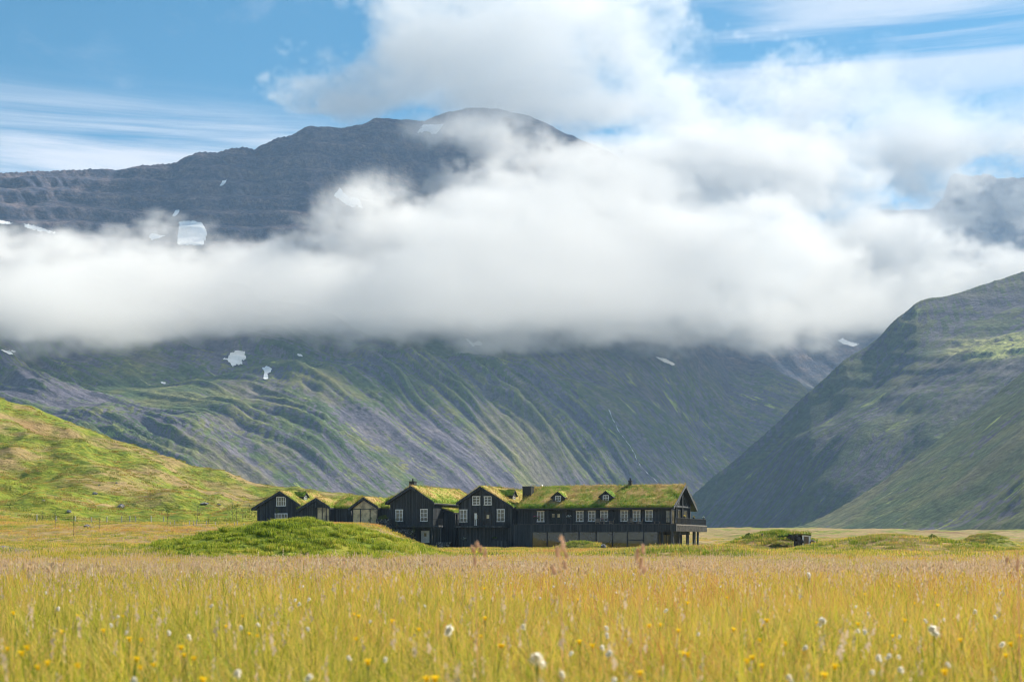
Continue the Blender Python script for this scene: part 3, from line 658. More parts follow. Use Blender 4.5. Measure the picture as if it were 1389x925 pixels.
def turf(name, parent, uu, zz, v0, v1, ax='y', thick=.30, seed=0, dens=38, skip=None, blade_h=.34, gname='turf'):
    """turf lying over a roof: uu, zz the cross profile; v0..v1 along the ridge"""
    off = parent_off[parent.name]; rs = np.random.RandomState(seed)
    seg = [math.hypot(uu[i + 1] - uu[i], zz[i + 1] - zz[i]) for i in range(len(uu) - 1)]; cum = np.concatenate([[0], np.cumsum(seg)]); Ltot = cum[-1]
    nu = max(8, int(Ltot / .28)); nv = max(6, int((v1 - v0) / .28))
    s_ = np.linspace(0, Ltot, nu); U = np.interp(s_, cum, uu); Z = np.interp(s_, cum, zz)
    vv = np.linspace(v0, v1, nv); UU, VV = np.meshgrid(U, vv); ZZ = np.meshgrid(Z, vv)[0]
    e_u = np.minimum(s_, Ltot - s_)[None, :]; e_v = np.minimum(vv - v0, v1 - vv)[:, None]
    edge = np.minimum(e_u, e_v) + 0 * UU
    top = thick * (.55 + .45 * sst(edge, 0, .5)) + fbm(UU * .9 + seed, VV * .9, 301, 4) * .11 + fbm(UU / 3 + seed, VV / 3., 303, 2) * .10
    top = np.clip(top, .12, None)
    T = np.stack([UU, VV, ZZ + top], -1)
    # rim: a skirt hanging over the boards
    Tp = np.pad(T, ((1, 1), (1, 1), (0, 0)), mode='edge'); Ed = np.pad(np.zeros_like(UU), 1, constant_values=1.)
    Zb = np.pad(ZZ, 1, mode='edge'); rag = .03 + .10 * rs.rand(*Zb.shape)
    for sl_ in ((0, slice(None)), (-1, slice(None)), (slice(None), 0), (slice(None), -1)): Tp[sl_][..., 2] = Zb[sl_] + .03 - rag[sl_]
    lowe = np.pad(1 - sst(np.minimum(s_, Ltot - s_), 0, 1.6), 1, mode='edge')[None, :] + 0 * Zb
    r, c = Tp.shape[:2]; i = np.arange(r * c).reshape(r, c)
    q = np.stack([i[:-1, :-1], i[:-1, 1:], i[1:, 1:], i[1:, :-1]], -1).reshape(-1, 4)
    V = [Tp.reshape(-1, 3)]; faces = [tuple(x) for x in q]; blade = [np.zeros(r * c)]; rand = [np.full(r * c, .5)]; edg = [Ed.ravel()]; low = [lowe.ravel()]
    # blades
    nb = int(Ltot * (v1 - v0) * dens); bs = rs.rand(nb) * Ltot; bv = v0 + rs.rand(nb) * (v1 - v0)
    ne = int((Ltot + (v1 - v0)) * 2 * 14); k = rs.rand(ne)
    es = np.where(k < .5, np.where(rs.rand(ne) < .5, 0.03, Ltot - .03), rs.rand(ne) * Ltot); ev = np.where(k < .5, v0 + rs.rand(ne) * (v1 - v0), np.where(rs.rand(ne) < .5, v0 + .03, v1 - .03))
    bs = np.concatenate([bs, es]); bv = np.concatenate([bv, ev]); nb += ne
    bu = np.interp(bs, cum, uu); bz = np.interp(bs, cum, zz) + thick * .8
    h = blade_h * (.45 + .9 * rs.rand(nb)) * (.75 + .5 * np.clip(fbm(bu / 1.5, bv / 1.5, 7, 2) + .5, 0, 1)); an = rs.rand(nb) * 6.283; wd = .022 + .022 * rs.rand(nb)
    ln = rs.randn(nb, 2) * .35 * h[:, None] + np.array([-.12, 0]) * h[:, None]
    dx, dy = np.cos(an) * wd, np.sin(an) * wd
    P0 = np.stack([bu - dx, bv - dy, bz - .1], -1); P1 = np.stack([bu + dx, bv + dy, bz - .1], -1); P2 = np.stack([bu + ln[:, 0], bv + ln[:, 1], bz + h], -1)
    base = r * c; B = np.stack([P0, P1, P2], 1).reshape(-1, 3); V.append(B)
    ti = base + np.arange(nb * 3).reshape(-1, 3); faces += [tuple(x) for x in ti]
    rv = np.repeat(rs.rand(nb), 3); blade.append(np.ones(nb * 3)); rand.append(rv); edg.append(np.zeros(nb * 3)); low.append(np.repeat(1 - sst(np.minimum(bs, Ltot - bs), 0, 1.6), 3))
    V = np.concatenate(V)
    if ax == 'x': V = V[:, [1, 0, 2]]
    V = V - np.array(off)
    me = bpy.data.meshes.new(gname); me.from_pydata(V.tolist(), [], faces); me.materials.append(M_turf)
    me.polygons.foreach_set('use_smooth', [True] * len(q) + [False] * nb)
    for nm, arr in (('blade', blade), ('rand', rand), ('edge', edg), ('lowedge', low)):
        a = me.attributes.new(nm, 'FLOAT', 'POINT'); a.data.foreach_set('value', np.concatenate(arr).astype(np.float32))
    o = bpy.data.objects.new(gname, me); col.objects.link(o); o.parent = parent; parent_off[o.name] = off; return o

def clad(mb, u0, u1, d, z0, top, side=-1, ax='x', pitch=.34, thick=.18):
    """boarded wall standing on the plane d; top(u) gives its height; side: which way it looks"""
    n = max(2, int(round((u1 - u0) / pitch))); us = [u0 + (u1 - u0) * i / n for i in range(n + 1)]
    poly = [(u0, z0), (u1, z0)] + [(u, top(u)) for u in us[::-1]]
    d2 = d - side * thick
    mb.prism(poly, min(d, d2), max(d, d2), 'y' if ax == 'x' else 'x')
    for u in us:
        uu = min(max(u, u0 + .06), u1 - .06); tz = min(top(uu - .06), top(uu + .06)) - .003
        a, b = (d + side * .045, d - side * .01)
        if ax == 'x': mb.box(uu - .06, uu + .06, min(a, b), max(a, b), z0 + .002, tz)
        else: mb.box(min(a, b), max(a, b), uu - .06, uu + .06, z0 + .002, tz)
    return mb
def window(parent, u0, u1, z0, z1, d, nx=2, nz=3, ax='x', side=-1, fw=.12, mat=None, name='window', fmat=None, label=None):
    """window standing proud of a boarded wall. ax 'x': looks along -b; ax 'y': looks along +a"""
    mb = MB(); gl = MB(); sd = side
    def bx(m, ua, ub, za, zb, da, db):
        lo, hi = sorted((d + sd * da, d + sd * db))
        if ax == 'x': m.box(ua, ub, lo, hi, za, zb)
        else: m.box(lo, hi, ua, ub, za, zb)
    bx(mb, u0, u0 + fw, z0, z1, -.03, .10); bx(mb, u1 - fw, u1, z0, z1, -.03, .10)
    bx(mb, u0 - .04, u1 + .04, z1 - fw, z1 + .03, -.03, .115); bx(mb, u0 - .05, u1 + .05, z0 - .02, z0 + fw, -.03, .13)
    for i in range(1, nx):
        c = u0 + (u1 - u0) * i / nx; ww = .045 if i * 2 == nx else .028; bx(mb, c - ww, c + ww, z0 + fw, z1 - fw, -.02, .075)
    for j in range(1, nz):
        c = z0 + (z1 - z0) * j / nz; bx(mb, u0 + fw, u1 - fw, c - .022, c + .022, -.02, .07)
    o = mb.build(name, fmat or M_white, parent, label=label)
    bx(gl, u0 + fw - .01, u1 - fw + .01, z0 + fw - .01, z1 - fw + .01, .0, .052)
    gl.build('pane', mat or M_pane, o)
    return o
def wlamp(parent, u, d, z):
    m = MB(); m.bar((u, d, z + .05), (u, d - .22, z + .12), .04, .04); m.lathe([(.03, .12), (.13, .0), (.12, -.02)], 8, (u, d - .24, z)); return m.build('wall_lamp', M_black, parent)
def railing(parent, p, q, z, h=.95, posts=6, bars=False, name='railing'):
    m = MB(); p = Vector((*p, z)); q = Vector((*q, z)); up_ = Vector((0, 0, 1))
    for i in range(posts + 1):
        c = p.lerp(q, i / posts); m.bar(c, c + up_ * h, .06)
    m.bar(p + up_ * h, q + up_ * h, .07, .05)
    if bars:
        L = (q - p).length; n = int(L / .13)
        for i in range(n):
            c = p.lerp(q, (i + .5) / n); m.bar(c + up_ * .08, c + up_ * (h - .02), .022)
        m.bar(p + up_ * .08, q + up_ * .08, .04)
    else:
        for k in range(1, 5): m.bar(p + up_ * h * k / 5, q + up_ * h * k / 5, .014)
    return m.build(name, M_black, parent)
def chimney(parent, a, b, z, w_, h, pot=True, mat=None):
    m = MB(); m.box(a - w_ / 2, a + w_ / 2, b - w_ / 2, b + w_ / 2, z - 1.2, z + h); m.box(a - w_ / 2 - .06, a + w_ / 2 + .06, b - w_ / 2 - .06, b + w_ / 2 + .06, z + h - .14, z + h + .003)
    o = m.build('chimney', mat or M_black, parent)
    if pot:
        c = MB(); c.lathe([(.13, 0), (.13, .32), (.16, .33), (.16, .38)], 10, (a, b, z + h)); c.build('flue', M_black, o)
    return o
def dormer(parent, T, wd, hw, hr, depth, ww, wh, seed):
    """little gabled dormer; T places its front bottom centre, x across, y back into the roof"""
    off = parent_off[parent.name]
    def mk(fn, name, mat, par):
        m = MB(); m.T = T; fn(m); return m.build(name, mat, par, off=off)
    hwid = wd / 2
    d = mk(lambda m: (m.prism([(-hwid, -.6), (hwid, -.6), (hwid, hw), (0, hr - .12), (-hwid, hw)], 0, depth)), 'dormer', M_wood, parent)
    parent_off[d.name] = off
    sl = (hr - hw) / hwid
    def rf(m):
        for s in (-1, 1):
            e = hwid + .32
            m.prism([(0, hr - .10), (s * e, hr - .10 - sl * e), (s * e, hr + .06 - sl * e), (0, hr + .06)], -.28, depth * .9)
    mk(rf, 'dormer_roof', M_black, d)
    # turf over it
    nm = MB(); nm.T = T; rs = random.Random(seed)
    n = 6; rows = 8; e = hwid + .3; vs = []; fs = []
    for j in range(rows + 1):
        y = -.24 + (depth * .95 + .24) * j / rows
        for i in range(-n, n + 1):
            x = e * i / n; vs.append((x, y, hr + .02 - sl * abs(x) + (.22 if 0 < j and abs(i) < n else .07) + rs.uniform(-.06, .06)))
    wn = 2 * n + 1
    for j in range(rows):
        for i in range(wn - 1): fs.append((j * wn + i, j * wn + i + 1, (j + 1) * wn + i + 1, (j + 1) * wn + i))
    k = len(vs)
    for _ in range(260):
        x = rs.uniform(-e, e); y = rs.uniform(-.2, depth * .95); z = hr - sl * abs(x) + .12; a_ = rs.uniform(0, 6.28); h = rs.uniform(.12, .36)
        vs += [(x - .03 * math.cos(a_), y - .03 * math.sin(a_), z), (x + .03 * math.cos(a_), y + .03 * math.sin(a_), z), (x + rs.uniform(-.1, .1), y + rs.uniform(-.1, .1), z + h)]
        fs.append((k, k + 1, k + 2)); k += 3
    nm.add(vs, fs); nm.build('dormer_turf', M_turf, d, off=off)
    def fr(m):
        z0 = .12; x = ww / 2
        for (x0, x1, za, zb) in ((-x, -x + .1, z0, z0 + wh), (x - .1, x, z0, z0 + wh), (-x, x, z0 + wh - .1, z0 + wh + .003), (-x, x, z0 - .003, z0 + .1), (-.03, .03, z0, z0 + wh), (-x, x, z0 + wh / 2 - .02, z0 + wh / 2 + .02)):
            m.box(x0, x1, -.07 if abs(x0) > .04 or x1 - x0 > .1 else -.06, .02, za, zb)
    mk(fr, 'window', M_white, d)
    def pn(m): m.box(-ww / 2 + .09, ww / 2 - .09, -.035, .01, .2, .04 + wh)
    mk(pn, 'pane', M_pane, d)
    return d
def Tm(a, b, z, face='front'):
    return Matrix.Translation((a, b, z)) @ (Matrix.Identity(4) if face == 'front' else Matrix.Rotation(R(90), 4, 'Z'))   # 'right': looks along +a

def gable_roof(parent, prof, v0, v1, ax, seed, t=.22, dens=38, barge=True):
    """roof boards + turf over the (u, z) profile: left eave, ridge, right eave"""
    m = MB(); (u0, z0), (u1, z1), (u2, z2) = prof
    for (ua, za, ub, zb) in ((u0, z0, u1, z1), (u2, z2, u1, z1)):
        m.prism([(ua, za - t), (ub, zb - t), (ub, zb), (ua, za)], v0, v1, ax)
    r = m.build('roof', M_black, parent)
    turf('turf', r, [u0 + .05, u1, u2 - .05], [z0, z1, z2], v0 + .07, v1 - .07, ax, .28, seed, dens)
    if barge:
        for ve, s in ((v0, -1), (v1, 1)):
            b = MB()
            for (ua, za, ub, zb) in ((u0, z0, u1, z1), (u2, z2, u1, z1)):
                lo, hi = sorted((ve + s * .003, ve + s * .06)); b.prism([(ua, za - .30), (ub, zb - .30), (ub, zb + .15), (ua, za + .15)], lo, hi, ax)
            b.build('bargeboard', M_wood, r)
    return r

# ---- long house on the right, ridge across the view
G = -.05                                             # ground level at the right-hand buildings
aL = la(696, .15); aR = la(914.5, .9)                 # roof ends
E = lodge_thing('long_house', aR - 15, 6, G, 'long two-storey black timber house with a turf roof, two dormers and a glass ground floor', 'house', 'black timber houses of the lodge')
zdeck = 3.75; z_e = lz(800, 688, .9); z_r = lz(850, 659.5, 8.2)
B_W = 1.8; B_R = 8.2; B_B = 15.5; a_end = la(909.5, B_W)
wl = MB()
clad(wl, aL + .2, a_end, B_W, zdeck - .3, lambda u: z_e + .35, -1)           # upper front wall
zb0, zb1 = lz(800, 720.6, 0), zdeck
clad(wl, aL, la(917.5, 0), 0, zb0, lambda u: zb1 + .02, -1, thick=.15)         # board band under the deck
aG = la(721.5, 0)
clad(wl, aL, aG, .0 + .003, G - .6, lambda u: zb0 - .004, -1, thick=.2)        # lower boarded wall
wl.box(aL, a_end - .05, B_W + .3, B_B - 1.2, zb0 - .5, z_e + .2)               # body of the upper floor
wl.box(aL, aG - .1, .3, 14, G - .6, zb0 - .52)
slope = (z_r - z_e) / (B_R - .9)
clad(wl, B_W + .1, B_B - 1., a_end, zdeck - .25, lambda u: min(z_e + slope * (u - .9), z_r - slope * (u - B_R)) - .28, 1, 'y')   # gable under the porch
wl.build('wall', M_wood, E)
dk = MB(); dk.box(aL + .05, la(917.5, 0), .16, B_W - .01, zdeck - .16, zdeck - .01); a_d = la(918, 0)
dk.box(a_end + .1, a_d - .1, B_W + .1, 20.4, zdeck - .16, zdeck - .012)
deck = dk.build('deck', M_deck, E)
ed_ = MB(); ed_.box(aL + .05, la(917.5, 0), -.10, .14, zdeck + .022, zdeck + .085); ed_.build('deck_edge', M_grey, deck)
sb = MB(); clad(sb, 0.05, 20.5, a_d - .15, zb0, lambda u: zb1 + .02, 1, 'y', thick=.12); clad(sb, a_end, a_d - .3, 20.5, zb0, lambda u: zb1, 1, 'x', thick=.1)
sb.build('deck_fascia', M_grey, deck, label='grey weathered boards along the end of the deck')
railing(E, (aL + .1, .12), (a_d - .25, .12), zdeck, .98, 22)
railing(E, (a_d - .25, .2), (a_d - .25, 20.3), zdeck, 1.0, 9, True)
railing(E, (a_d - .3, 20.3), (a_end + 1, 20.3), zdeck, 1.0, 2, True)
roofE = gable_roof(E, [(.9 - .35, z_e - .12), (B_R, z_r), (B_B + .3, z_e - .2)], aL + .3, aR, 'x', 11, dens=42)
for px in (728.7, 781.6, 797.8, 814.6, 842, 858.5, 875.3):
    u = la(px, B_W); window(E, u, u + 1.22, zdeck + .48, zdeck + 2.22, B_W, 2, 3)
# porch posts and truss
pm = MB()
for bb, zt in ((1.2, z_e), (4.4, z_e + slope * 3.3), (B_R, z_r - .3), (13.2, z_e + slope * 1.6)):
    p = MB(); p.box(aR - .75, aR - .47, bb - .14, bb + .14, zdeck, zt - .15); p.build('porch_post', M_wood, E)
tr = MB(); tr.bar((aR - .6, 1.2, z_e + .15), (aR - .6, 13.6, z_e + .15), .2, .25); tr.bar((aR - .6, B_R - 3.2, z_e + .25), (aR - .6, B_R, z_r - 1.2), .14); tr.bar((aR - .6, B_R + 3.2, z_e + .25), (aR - .6, B_R, z_r - 1.2), .14)
tr.build('porch_truss', M_wood, E)
bg_ = la(903, B_W); window(E, bg_, la(909, B_W), zdeck + .2, zdeck + 2.2, B_W, 1, 1, fmat=M_black, fw=.07)
window(E, 2.5, 4.3, zdeck + .1, zdeck + 2.3, a_end, 1, 1, 'y', 1, fmat=M_black, fw=.08); window(E, 6, 8.6, zdeck + .1, zdeck + 2.3, a_end, 2, 1, 'y', 1, fmat=M_black, fw=.08); window(E, 10, 12, zdeck + .1, zdeck + 2.3, a_end, 1, 1, 'y', 1, fmat=M_black, fw=.08)
# ground floor glass
cuts = [721.5, 742.3, 764.4, 785.4, 808.5, 830.8, 851, 873, 892.5]
for i in range(len(cuts) - 1):
    u0, u1 = la(cuts[i], .1), la(cuts[i + 1], .1)
    o = MB(); o.box(u0 - .09, u0 + .09, .02, .25, G - .3, zb0 - .004); o.box(u0 + .09, u1 - .09, .03, .22, zb0 - .12, zb0 - .004); o.box(u0 + .09, u1 - .09, .03, .22, G - .3, G + .12)
    if i == 6: o.box(u0 + .09, u1 - .09, .05, .2, G + 1.3, G + 1.45)
    f = o.build('glass_wall_frame', M_black, E); g_ = MB(); g_.box(u0 + .08, u1 - .08, .11, .15, G + .1, zb0 - .1); g_.build('pane', M_big, f)
u1 = la(892.5, .1)
for i in range(6):
    b0, b1 = .25 + i * 2.4, .25 + (i + 1) * 2.4
    o = MB(); o.box(u1 - .1, u1 + .08, b0, b0 + .16, G - .3, zb0 - .01); o.box(u1 - .08, u1 + .06, b0 + .16, b1, zb0 - .14, zb0 - .012); o.box(u1 - .08, u1 + .06, b0 + .16, b1, G - .3, G + .1)
    f = o.build('glass_wall_frame', M_black, E); g_ = MB(); g_.box(u1 - .03, u1 + .01, b0 + .14, b1 + .01, G + .08, zb0 - .12); g_.build('pane', M_big, f)
inn = MB(); inn.box(aG, u1 - 1.2, 6, 6.2, G - .2, zb0 - .02); inn.build('inner_wall', M_grey, E)
for px, bb in ((898.4, .45), (912, .5), (921, 5.2), (932, 10.6), (940.8, 15.2), (946.5, 19.8)):
    s_ = MB(); u = la(px, bb); s_.box(u - .15, u + .15, bb - .15, bb + .15, G - .4, zb0 + .1); s_.build('stilt', M_wood, E)
for bb in (5.2, 10.6, 15.2, 19.8):
    s_ = MB(); u = la(898.4, .45) + .4; s_.box(u - .13, u + .13, bb - .13, bb + .13, G - .4, zb0 + .1); s_.build('stilt', M_wood, E)
# double door
dm = MB(); d0, d1 = la(747.5, B_W), la(761.5, B_W)
dm.box(d0, d1, B_W - .09, B_W - .02, zdeck, zdeck + 2.12); dm.box(d0 - .1, d0, B_W - .12, B_W, zdeck, zdeck + 2.2); dm.box(d1, d1 + .1, B_W - .12, B_W, zdeck, zdeck + 2.2); dm.box(d0 - .1, d1 + .1, B_W - .13, B_W, zdeck + 2.12, zdeck + 2.25); dm.box((d0 + d1) / 2 - .02, (d0 + d1) / 2 + .02, B_W - .11, B_W - .05, zdeck, zdeck + 2.1)
door = dm.build('door', plain('dark_green_paint', (.022, .032, .032), .5), E)
for c in (d0 + .42, d1 - .42):
    p = MB(); p.box(c - .2, c + .2, B_W - .115, B_W - .07, zdeck + 1.2, zdeck + 1.75); p.build('door_pane', M_beige, door)
hd = MB(); hd.bar(((d0 + d1) / 2 + .1, B_W - .16, zdeck + 1), ((d0 + d1) / 2 + .1, B_W - .09, zdeck + 1.01), .05, .05); hd.build('handle', M_white, door)
for px in (714.5, 771, 832, 890.5): wlamp(E, la(px, B_W), B_W - .02, zdeck + 2.05)
zr_at = lambda bb: z_e + slope * (bb - .9)
for px, sd_ in ((757.2, 5), (822, 6)):
    dormer(E, Tm(la(px, 2.6), 2.6, zr_at(2.6) + .1), 1.75, .95, 1.62, 3.3, 1.0, .92, sd_)
chimney(E, la(716.5, 5.2), 5.2, zr_at(5.2), 1.45, 1.55, False)
chimney(E, la(855, B_R), B_R, z_r + .2, .5, .75)
vt = MB(); u = la(732, B_R + .6); vt.box(u - .5, u + .5, B_R + .3, B_R + .9, z_r - .2, z_r + .52); vt.build('roof_vent', M_white, E)

# ---- gabled houses, ridge running away from the view
def gabled(name, label, px_l, px_r, py_base, b0, length, apex, le, re_, wl_px, seed, back_px=None, cat='house'):
    aA, zA = la(apex[0], b0), lz(apex[0], apex[1], b0)
    aE0, zE0 = la(le[0], b0), lz(le[0], le[1], b0); aE1, zE1 = la(re_[0], b0), lz(re_[0], re_[1], b0)
    a0, a1 = la(wl_px[0], b0), la(wl_px[1], b0); z0 = py_base
    o = lodge_thing(name, (a0 + a1) / 2, b0 + length / 2, z0, label, cat, 'black timber houses of the lodge')
    top = lambda u: (zE0 + (zA - zE0) * (u - aE0) / (aA - aE0) if u < aA else zA + (zE1 - zA) * (u - aA) / (aE1 - aA)) - .24
    m = MB(); clad(m, a0, a1, b0, z0 - .8, top, -1)
    clad(m, b0 + .19, b0 + length, a1, z0 - .8, lambda v: top(a1) , 1, 'y'); clad(m, b0 + .19, b0 + length, a0, z0 - .8, lambda v: top(a0), -1, 'y')
    m.prism([(a0 + .2, z0 - .8), (a1 - .2, z0 - .8), (a1 - .2, top(a1 - .2)), (aA, top(aA)), (a0 + .2, top(a0 + .2))], b0 + length - .2, b0 + length)
    m.build('wall', M_wood, o)
    gable_roof(o, [(aE0, zE0), (aA, zA), (aE1, zE1)], b0 - .55, b0 + length + .4, 'y', seed)
    return o, a0, a1, zA, aA, top

# house with a balcony, right of centre
bC = 1.0
C_, c0, c1, czA, caA, ctop = gabled('gabled_house', 'black house with four upper windows and two balcony doors, third gable from the left', 0, 0, G, bC, 19, (652.8, 661), (620.5, 683), (697.5, 688.5), (622.3, 695.5), 21)
C_['label'] = 'black gabled house with two small attic windows above two balcony doors'
def winp(parent, x0, y0, x1, y1, b, **kw):
    return window(parent, la(x0, b), la(x1, b), lz(x0, y1, b), lz(x0, y0, b), b, **kw)
winp(C_, 641, 673, 651.5, 685, bC); winp(C_, 656.7, 673, 667, 685, bC)
winp(C_, 623.8, 691, 634, 708, bC); winp(C_, 674.2, 690.5, 684.7, 707.5, bC)
zbal = lz(650, 713, bC)
def door_(parent, x0, x1, zb, h, b, name='door', mat=None, glassy=False, label=None):
    a0, a1 = la(x0, b), la(x1, b); m = MB(); m.box(a0, a1, b - .09, b - .01, zb, zb + h)
    for (u0, u1_) in ((a0 - .09, a0), (a1, a1 + .09)): m.box(u0, u1_, b - .12, b, zb, zb + h)
    m.box(a0 - .09, a1 + .09, b - .125, b, zb + h, zb + h + .09)
    o = m.build(name, mat or M_black, parent, label=label)
    g = MB(); c = (a0 + a1) / 2; g.box(c - .22, c + .22, b - .115, b - .07, zb + h * .55, zb + h * .82); g.build('door_pane', M_beige, o)
    hh = MB(); hh.bar((a1 - .12, b - .16, zb + h * .48), (a1 - .12, b - .09, zb + h * .48), .05, .05); hh.build('handle', M_white, o)
    return o
door_(C_, 642.5, 650.3, zbal, 2.15, bC); door_(C_, 658, 666.3, zbal, 2.15, bC)
jm = MB(); u = la(644, bC); jm.box(u, u + .42, bC - .15, bC - .118, zbal + .05, zbal + 2.05); jm.build('shutter', M_white, C_, label='narrow white panel in the left balcony door')
def balcony(parent, x0, x1, b, zt, depth):
    u0, u1_ = la(x0, b - depth), la(x1, b - depth)
    m = MB(); m.box(u0, u1_, b - depth, b - .08, zt - .30, zt); bo = m.build('balcony', M_wood, parent)
    r = MB()
    up_ = 1.0
    for (p, q) in (((u0 + .05, b - depth + .05), (u1_ - .05, b - depth + .05)), ((u0 + .05, b - .1), (u0 + .05, b - depth + .05)), ((u1_ - .05, b - .1), (u1_ - .05, b - depth + .05))):
        L = math.dist(p, q); n = max(1, int(L / 1.5))
        for i in range(n + 1):
            c = (p[0] + (q[0] - p[0]) * i / n, p[1] + (q[1] - p[1]) * i / n); r.bar((*c, zt), (*c, zt + up_), .05)
        r.bar((*p, zt + up_), (*q, zt + up_), .07, .05)
        nb = int(L / .14)
        for i in range(nb):
            t = (i + .5) / nb; c = (p[0] + (q[0] - p[0]) * t, p[1] + (q[1] - p[1]) * t); r.bar((*c, zt + .05), (*c, zt + up_), .018)
    r.build('railing', M_black, bo); return bo
balcony(C_, 617.5, 686.5, bC, zbal, 1.6)
wlamp(C_, la(645, bC), bC - .02, zbal + 2.55); wlamp(C_, la(660.5, bC), bC - .02, zbal + 2.55)
cslopeR = (czA - lz(697.5, 688.5, bC)) / (la(697.5, bC) - caA)
dau = la(697.0, bC + 5.4) ; dormer(C_, Tm(dau, bC + 5.4, czA - cslopeR * (dau - caA) + .1, 'right'), 1.7, .95, 1.6, 3.0, 1.0, .9, 8)
dal = caA - 2.4; dormer(C_, Tm(dal, bC + 9, czA - .6 * 2.4 + .1, 'front') @ Matrix.Rotation(R(-90), 4, 'Z'), 1.7, .95, 1.6, 2.6, .9, .8, 9)
for x0, x1 in ((667.5, 688.5),):
    st = MB(); st.box(la(x0, -1), la(x1, -1), -1.6, -.2, G - .4, G + 1.25); st.build('side_enclosure', M_wood, C_)

# house with the chimney on its gable
bB = 1.5; zB = lz(560, 712.5, bB)
B_, b0_, b1_, bzA, baA, btop = gabled('gabled_house', 'black gabled house with a chimney on its ridge and two white windows over a balcony', 0, 0, zB, bB, 20, (559, 660.3), (524.5, 682.5), (591, 682.5), (529.5, 588), 31)
winp(B_, 536.8, 691, 546.8, 707, bB); winp(B_, 570.3, 690.3, 580.2, 707, bB)
balcony(B_, 529.5, 595, bB, zB, 1.8)
chimney(B_, la(560, bB + 1.4), bB + 1.4, bzA + .25, .95, .75)
lw = MB(); lw.box(la(583, 2.4), b1_ + .5, 2.75, 9, G - .5, zB - .35); clad(lw, la(562, 2.4), la(588, 2.4), 2.4, G - .5, lambda u: zB - .32, -1); clad(lw, b1_ + 0, b1_ + .01 + 2.3, 5.2, G - .5, lambda u: zB + 2.2, -1)
clad(lw, b1_ + 2.31, la(620.8, 6.2), 6.2, G - .5, lambda u: zB + 1.95, -1)
lw.box(b1_ + .02, la(620.8, 6.4), 6.45, 17, G - .5, zB + 1.9)
lw.build('lower_wall', M_wood, B_)
lr = MB(); lr.prism([(b1_ - .3, zB + 2.62), (la(619.5, 6), zB + 1.95), (la(619.5, 6), zB + 2.15), (b1_ - .3, zB + 2.9)], 4.7, 20.4); lro = lr.build('lean_to_roof', M_black, B_)
turf('t', lro, [b1_ - .3, la(619.5, 6)], [zB + 2.9, zB + 2.15], 4.75, 20.3, 'y', .25, 77)
zg = lz(577, 736, 2.4)
dw = door_(B_, 572.3, 582, zg, 1.95, 2.4, mat=M_white, label='white glazed door under the balcony')
for px in (586, 589.5, 598):
    s_ = MB(); u = la(px, bB - 1.6); s_.box(u - .09, u + .09, bB - 1.7, bB - 1.52, G - .3, zB - .28); s_.build('stilt', M_wood, B_)

# glazed gable
bD = 4.5; zD = lz(495, 712, bD)
D_, d0_, d1_, dzA, daA, dtop = gabled('glazed_pavilion', 'low turf-roofed pavilion whose whole gable is glazed', 0, 0, zD, bD, 16, (494.2, 675.5), (474.5, 690.5), (515, 688.5), (477.4, 513.4), 41, cat='pavilion')
D_['group'] = 'black timber houses of the lodge'
def gable_glass(parent, u0, u1_, z0, top, b, posts, aA=None):
    us = sorted([u0] + ([aA] if aA else []) + [u1_]); m = MB(); m.prism([(u0, z0), (u1_, z0)] + [(u, top(u) - .05) for u in us[::-1]], b - .1, b - .06)
    f = MB(); zt = top(u0) - .1
    f.box(u0, u1_, b - .15, b - .03, zt - .07, zt + .06)
    for p in posts: f.box(p - .07, p + .07, b - .16, b - .03, z0, zt - .07)
    fo = f.build('glass_wall_frame', M_black, parent); m.build('pane', M_beige, fo); return fo
gable_glass(D_, d0_ + .15, d1_ - .1, zD - .1, dtop, bD, [d0_ + .22, la(489.5, bD), la(502.5, bD), d1_ - .2], daA)
# low links, turf over flat roofs
def link(name, label, x0, x1, b, zb, zt, depth, seed):
    a0, a1 = la(x0, b), la(x1, b); o = lodge_thing(name, (a0 + a1) / 2, b + depth / 2, zb, label, 'building', 'black timber houses of the lodge')
    m = MB(); clad(m, a0, a1, b, zb - .8, lambda u: zt, -1); m.box(a0 + .05, a1 - .05, b + .2, b + depth, zb - .8, zt - .02); m.build('wall', M_wood, o)
    r = MB(); rise = 2.0
    r.prism([(b - .35, zt - .02), (b + depth * .5, zt + rise), (b + depth, zt + .1), (b + depth, zt - .1), (b - .35, zt - .2)], a0 - .0, a1 + .0, 'x'); ro = r.build('roof', M_black, o)
    turf('t', ro, [b - .35, b + depth * .5, b + depth], [zt, zt + rise + .02, zt + .12], a0 + .02, a1 - .02, 'x', .26, seed); return o
link('link_building', 'low black wall with a turf roof between the two glazed gables', 449, 476.5, 6.5, lz(460, 708, 6.5), lz(460, 689.5, 6.5), 9, 51)
link('link_building', 'short low black link with turf roof between the glazed pavilion and the chimney gable', 514.3, 529.5, 5.5, lz(520, 712, 5.5), lz(520, 689.3, 5.5), 9, 52)
# entrance gable
bN = 5.0; zN = lz(430, 709.5, bN)
N_, n0_, n1_, nzA, naA, ntop = gabled('entrance_building', 'low turf-roofed entrance with an open dark truss in its gable', 0, 0, zN, bN, 14, (430.5, 676.3), (404, 692.5), (449.8, 688.8), (405, 448.2), 61, cat='building')
gable_glass(N_, la(430.2, bN), n1_ - .08, zN - .1, lambda u: min(ntop(u), lz(430, 686.5, bN)), bN, [la(430.6, bN), la(437.5, bN), la(443, bN), n1_ - .15])
tb = MB(); zt_ = lz(430, 687.5, bN); tb.bar((la(412, bN), bN - .5, zt_), (n1_, bN - .5, zt_), .18, .2); tb.bar((naA, bN - .5, zt_), (naA, bN - .5, nzA - .4), .16)
tb.bar((naA, bN - .5, zt_ + .3), (la(418, bN), bN - .5, zt_ + .75), .12); tb.bar((naA, bN - .5, zt_ + .3), (la(443, bN), bN - .5, zt_ + .75), .12); tb.build('gable_truss', M_wood, N_)
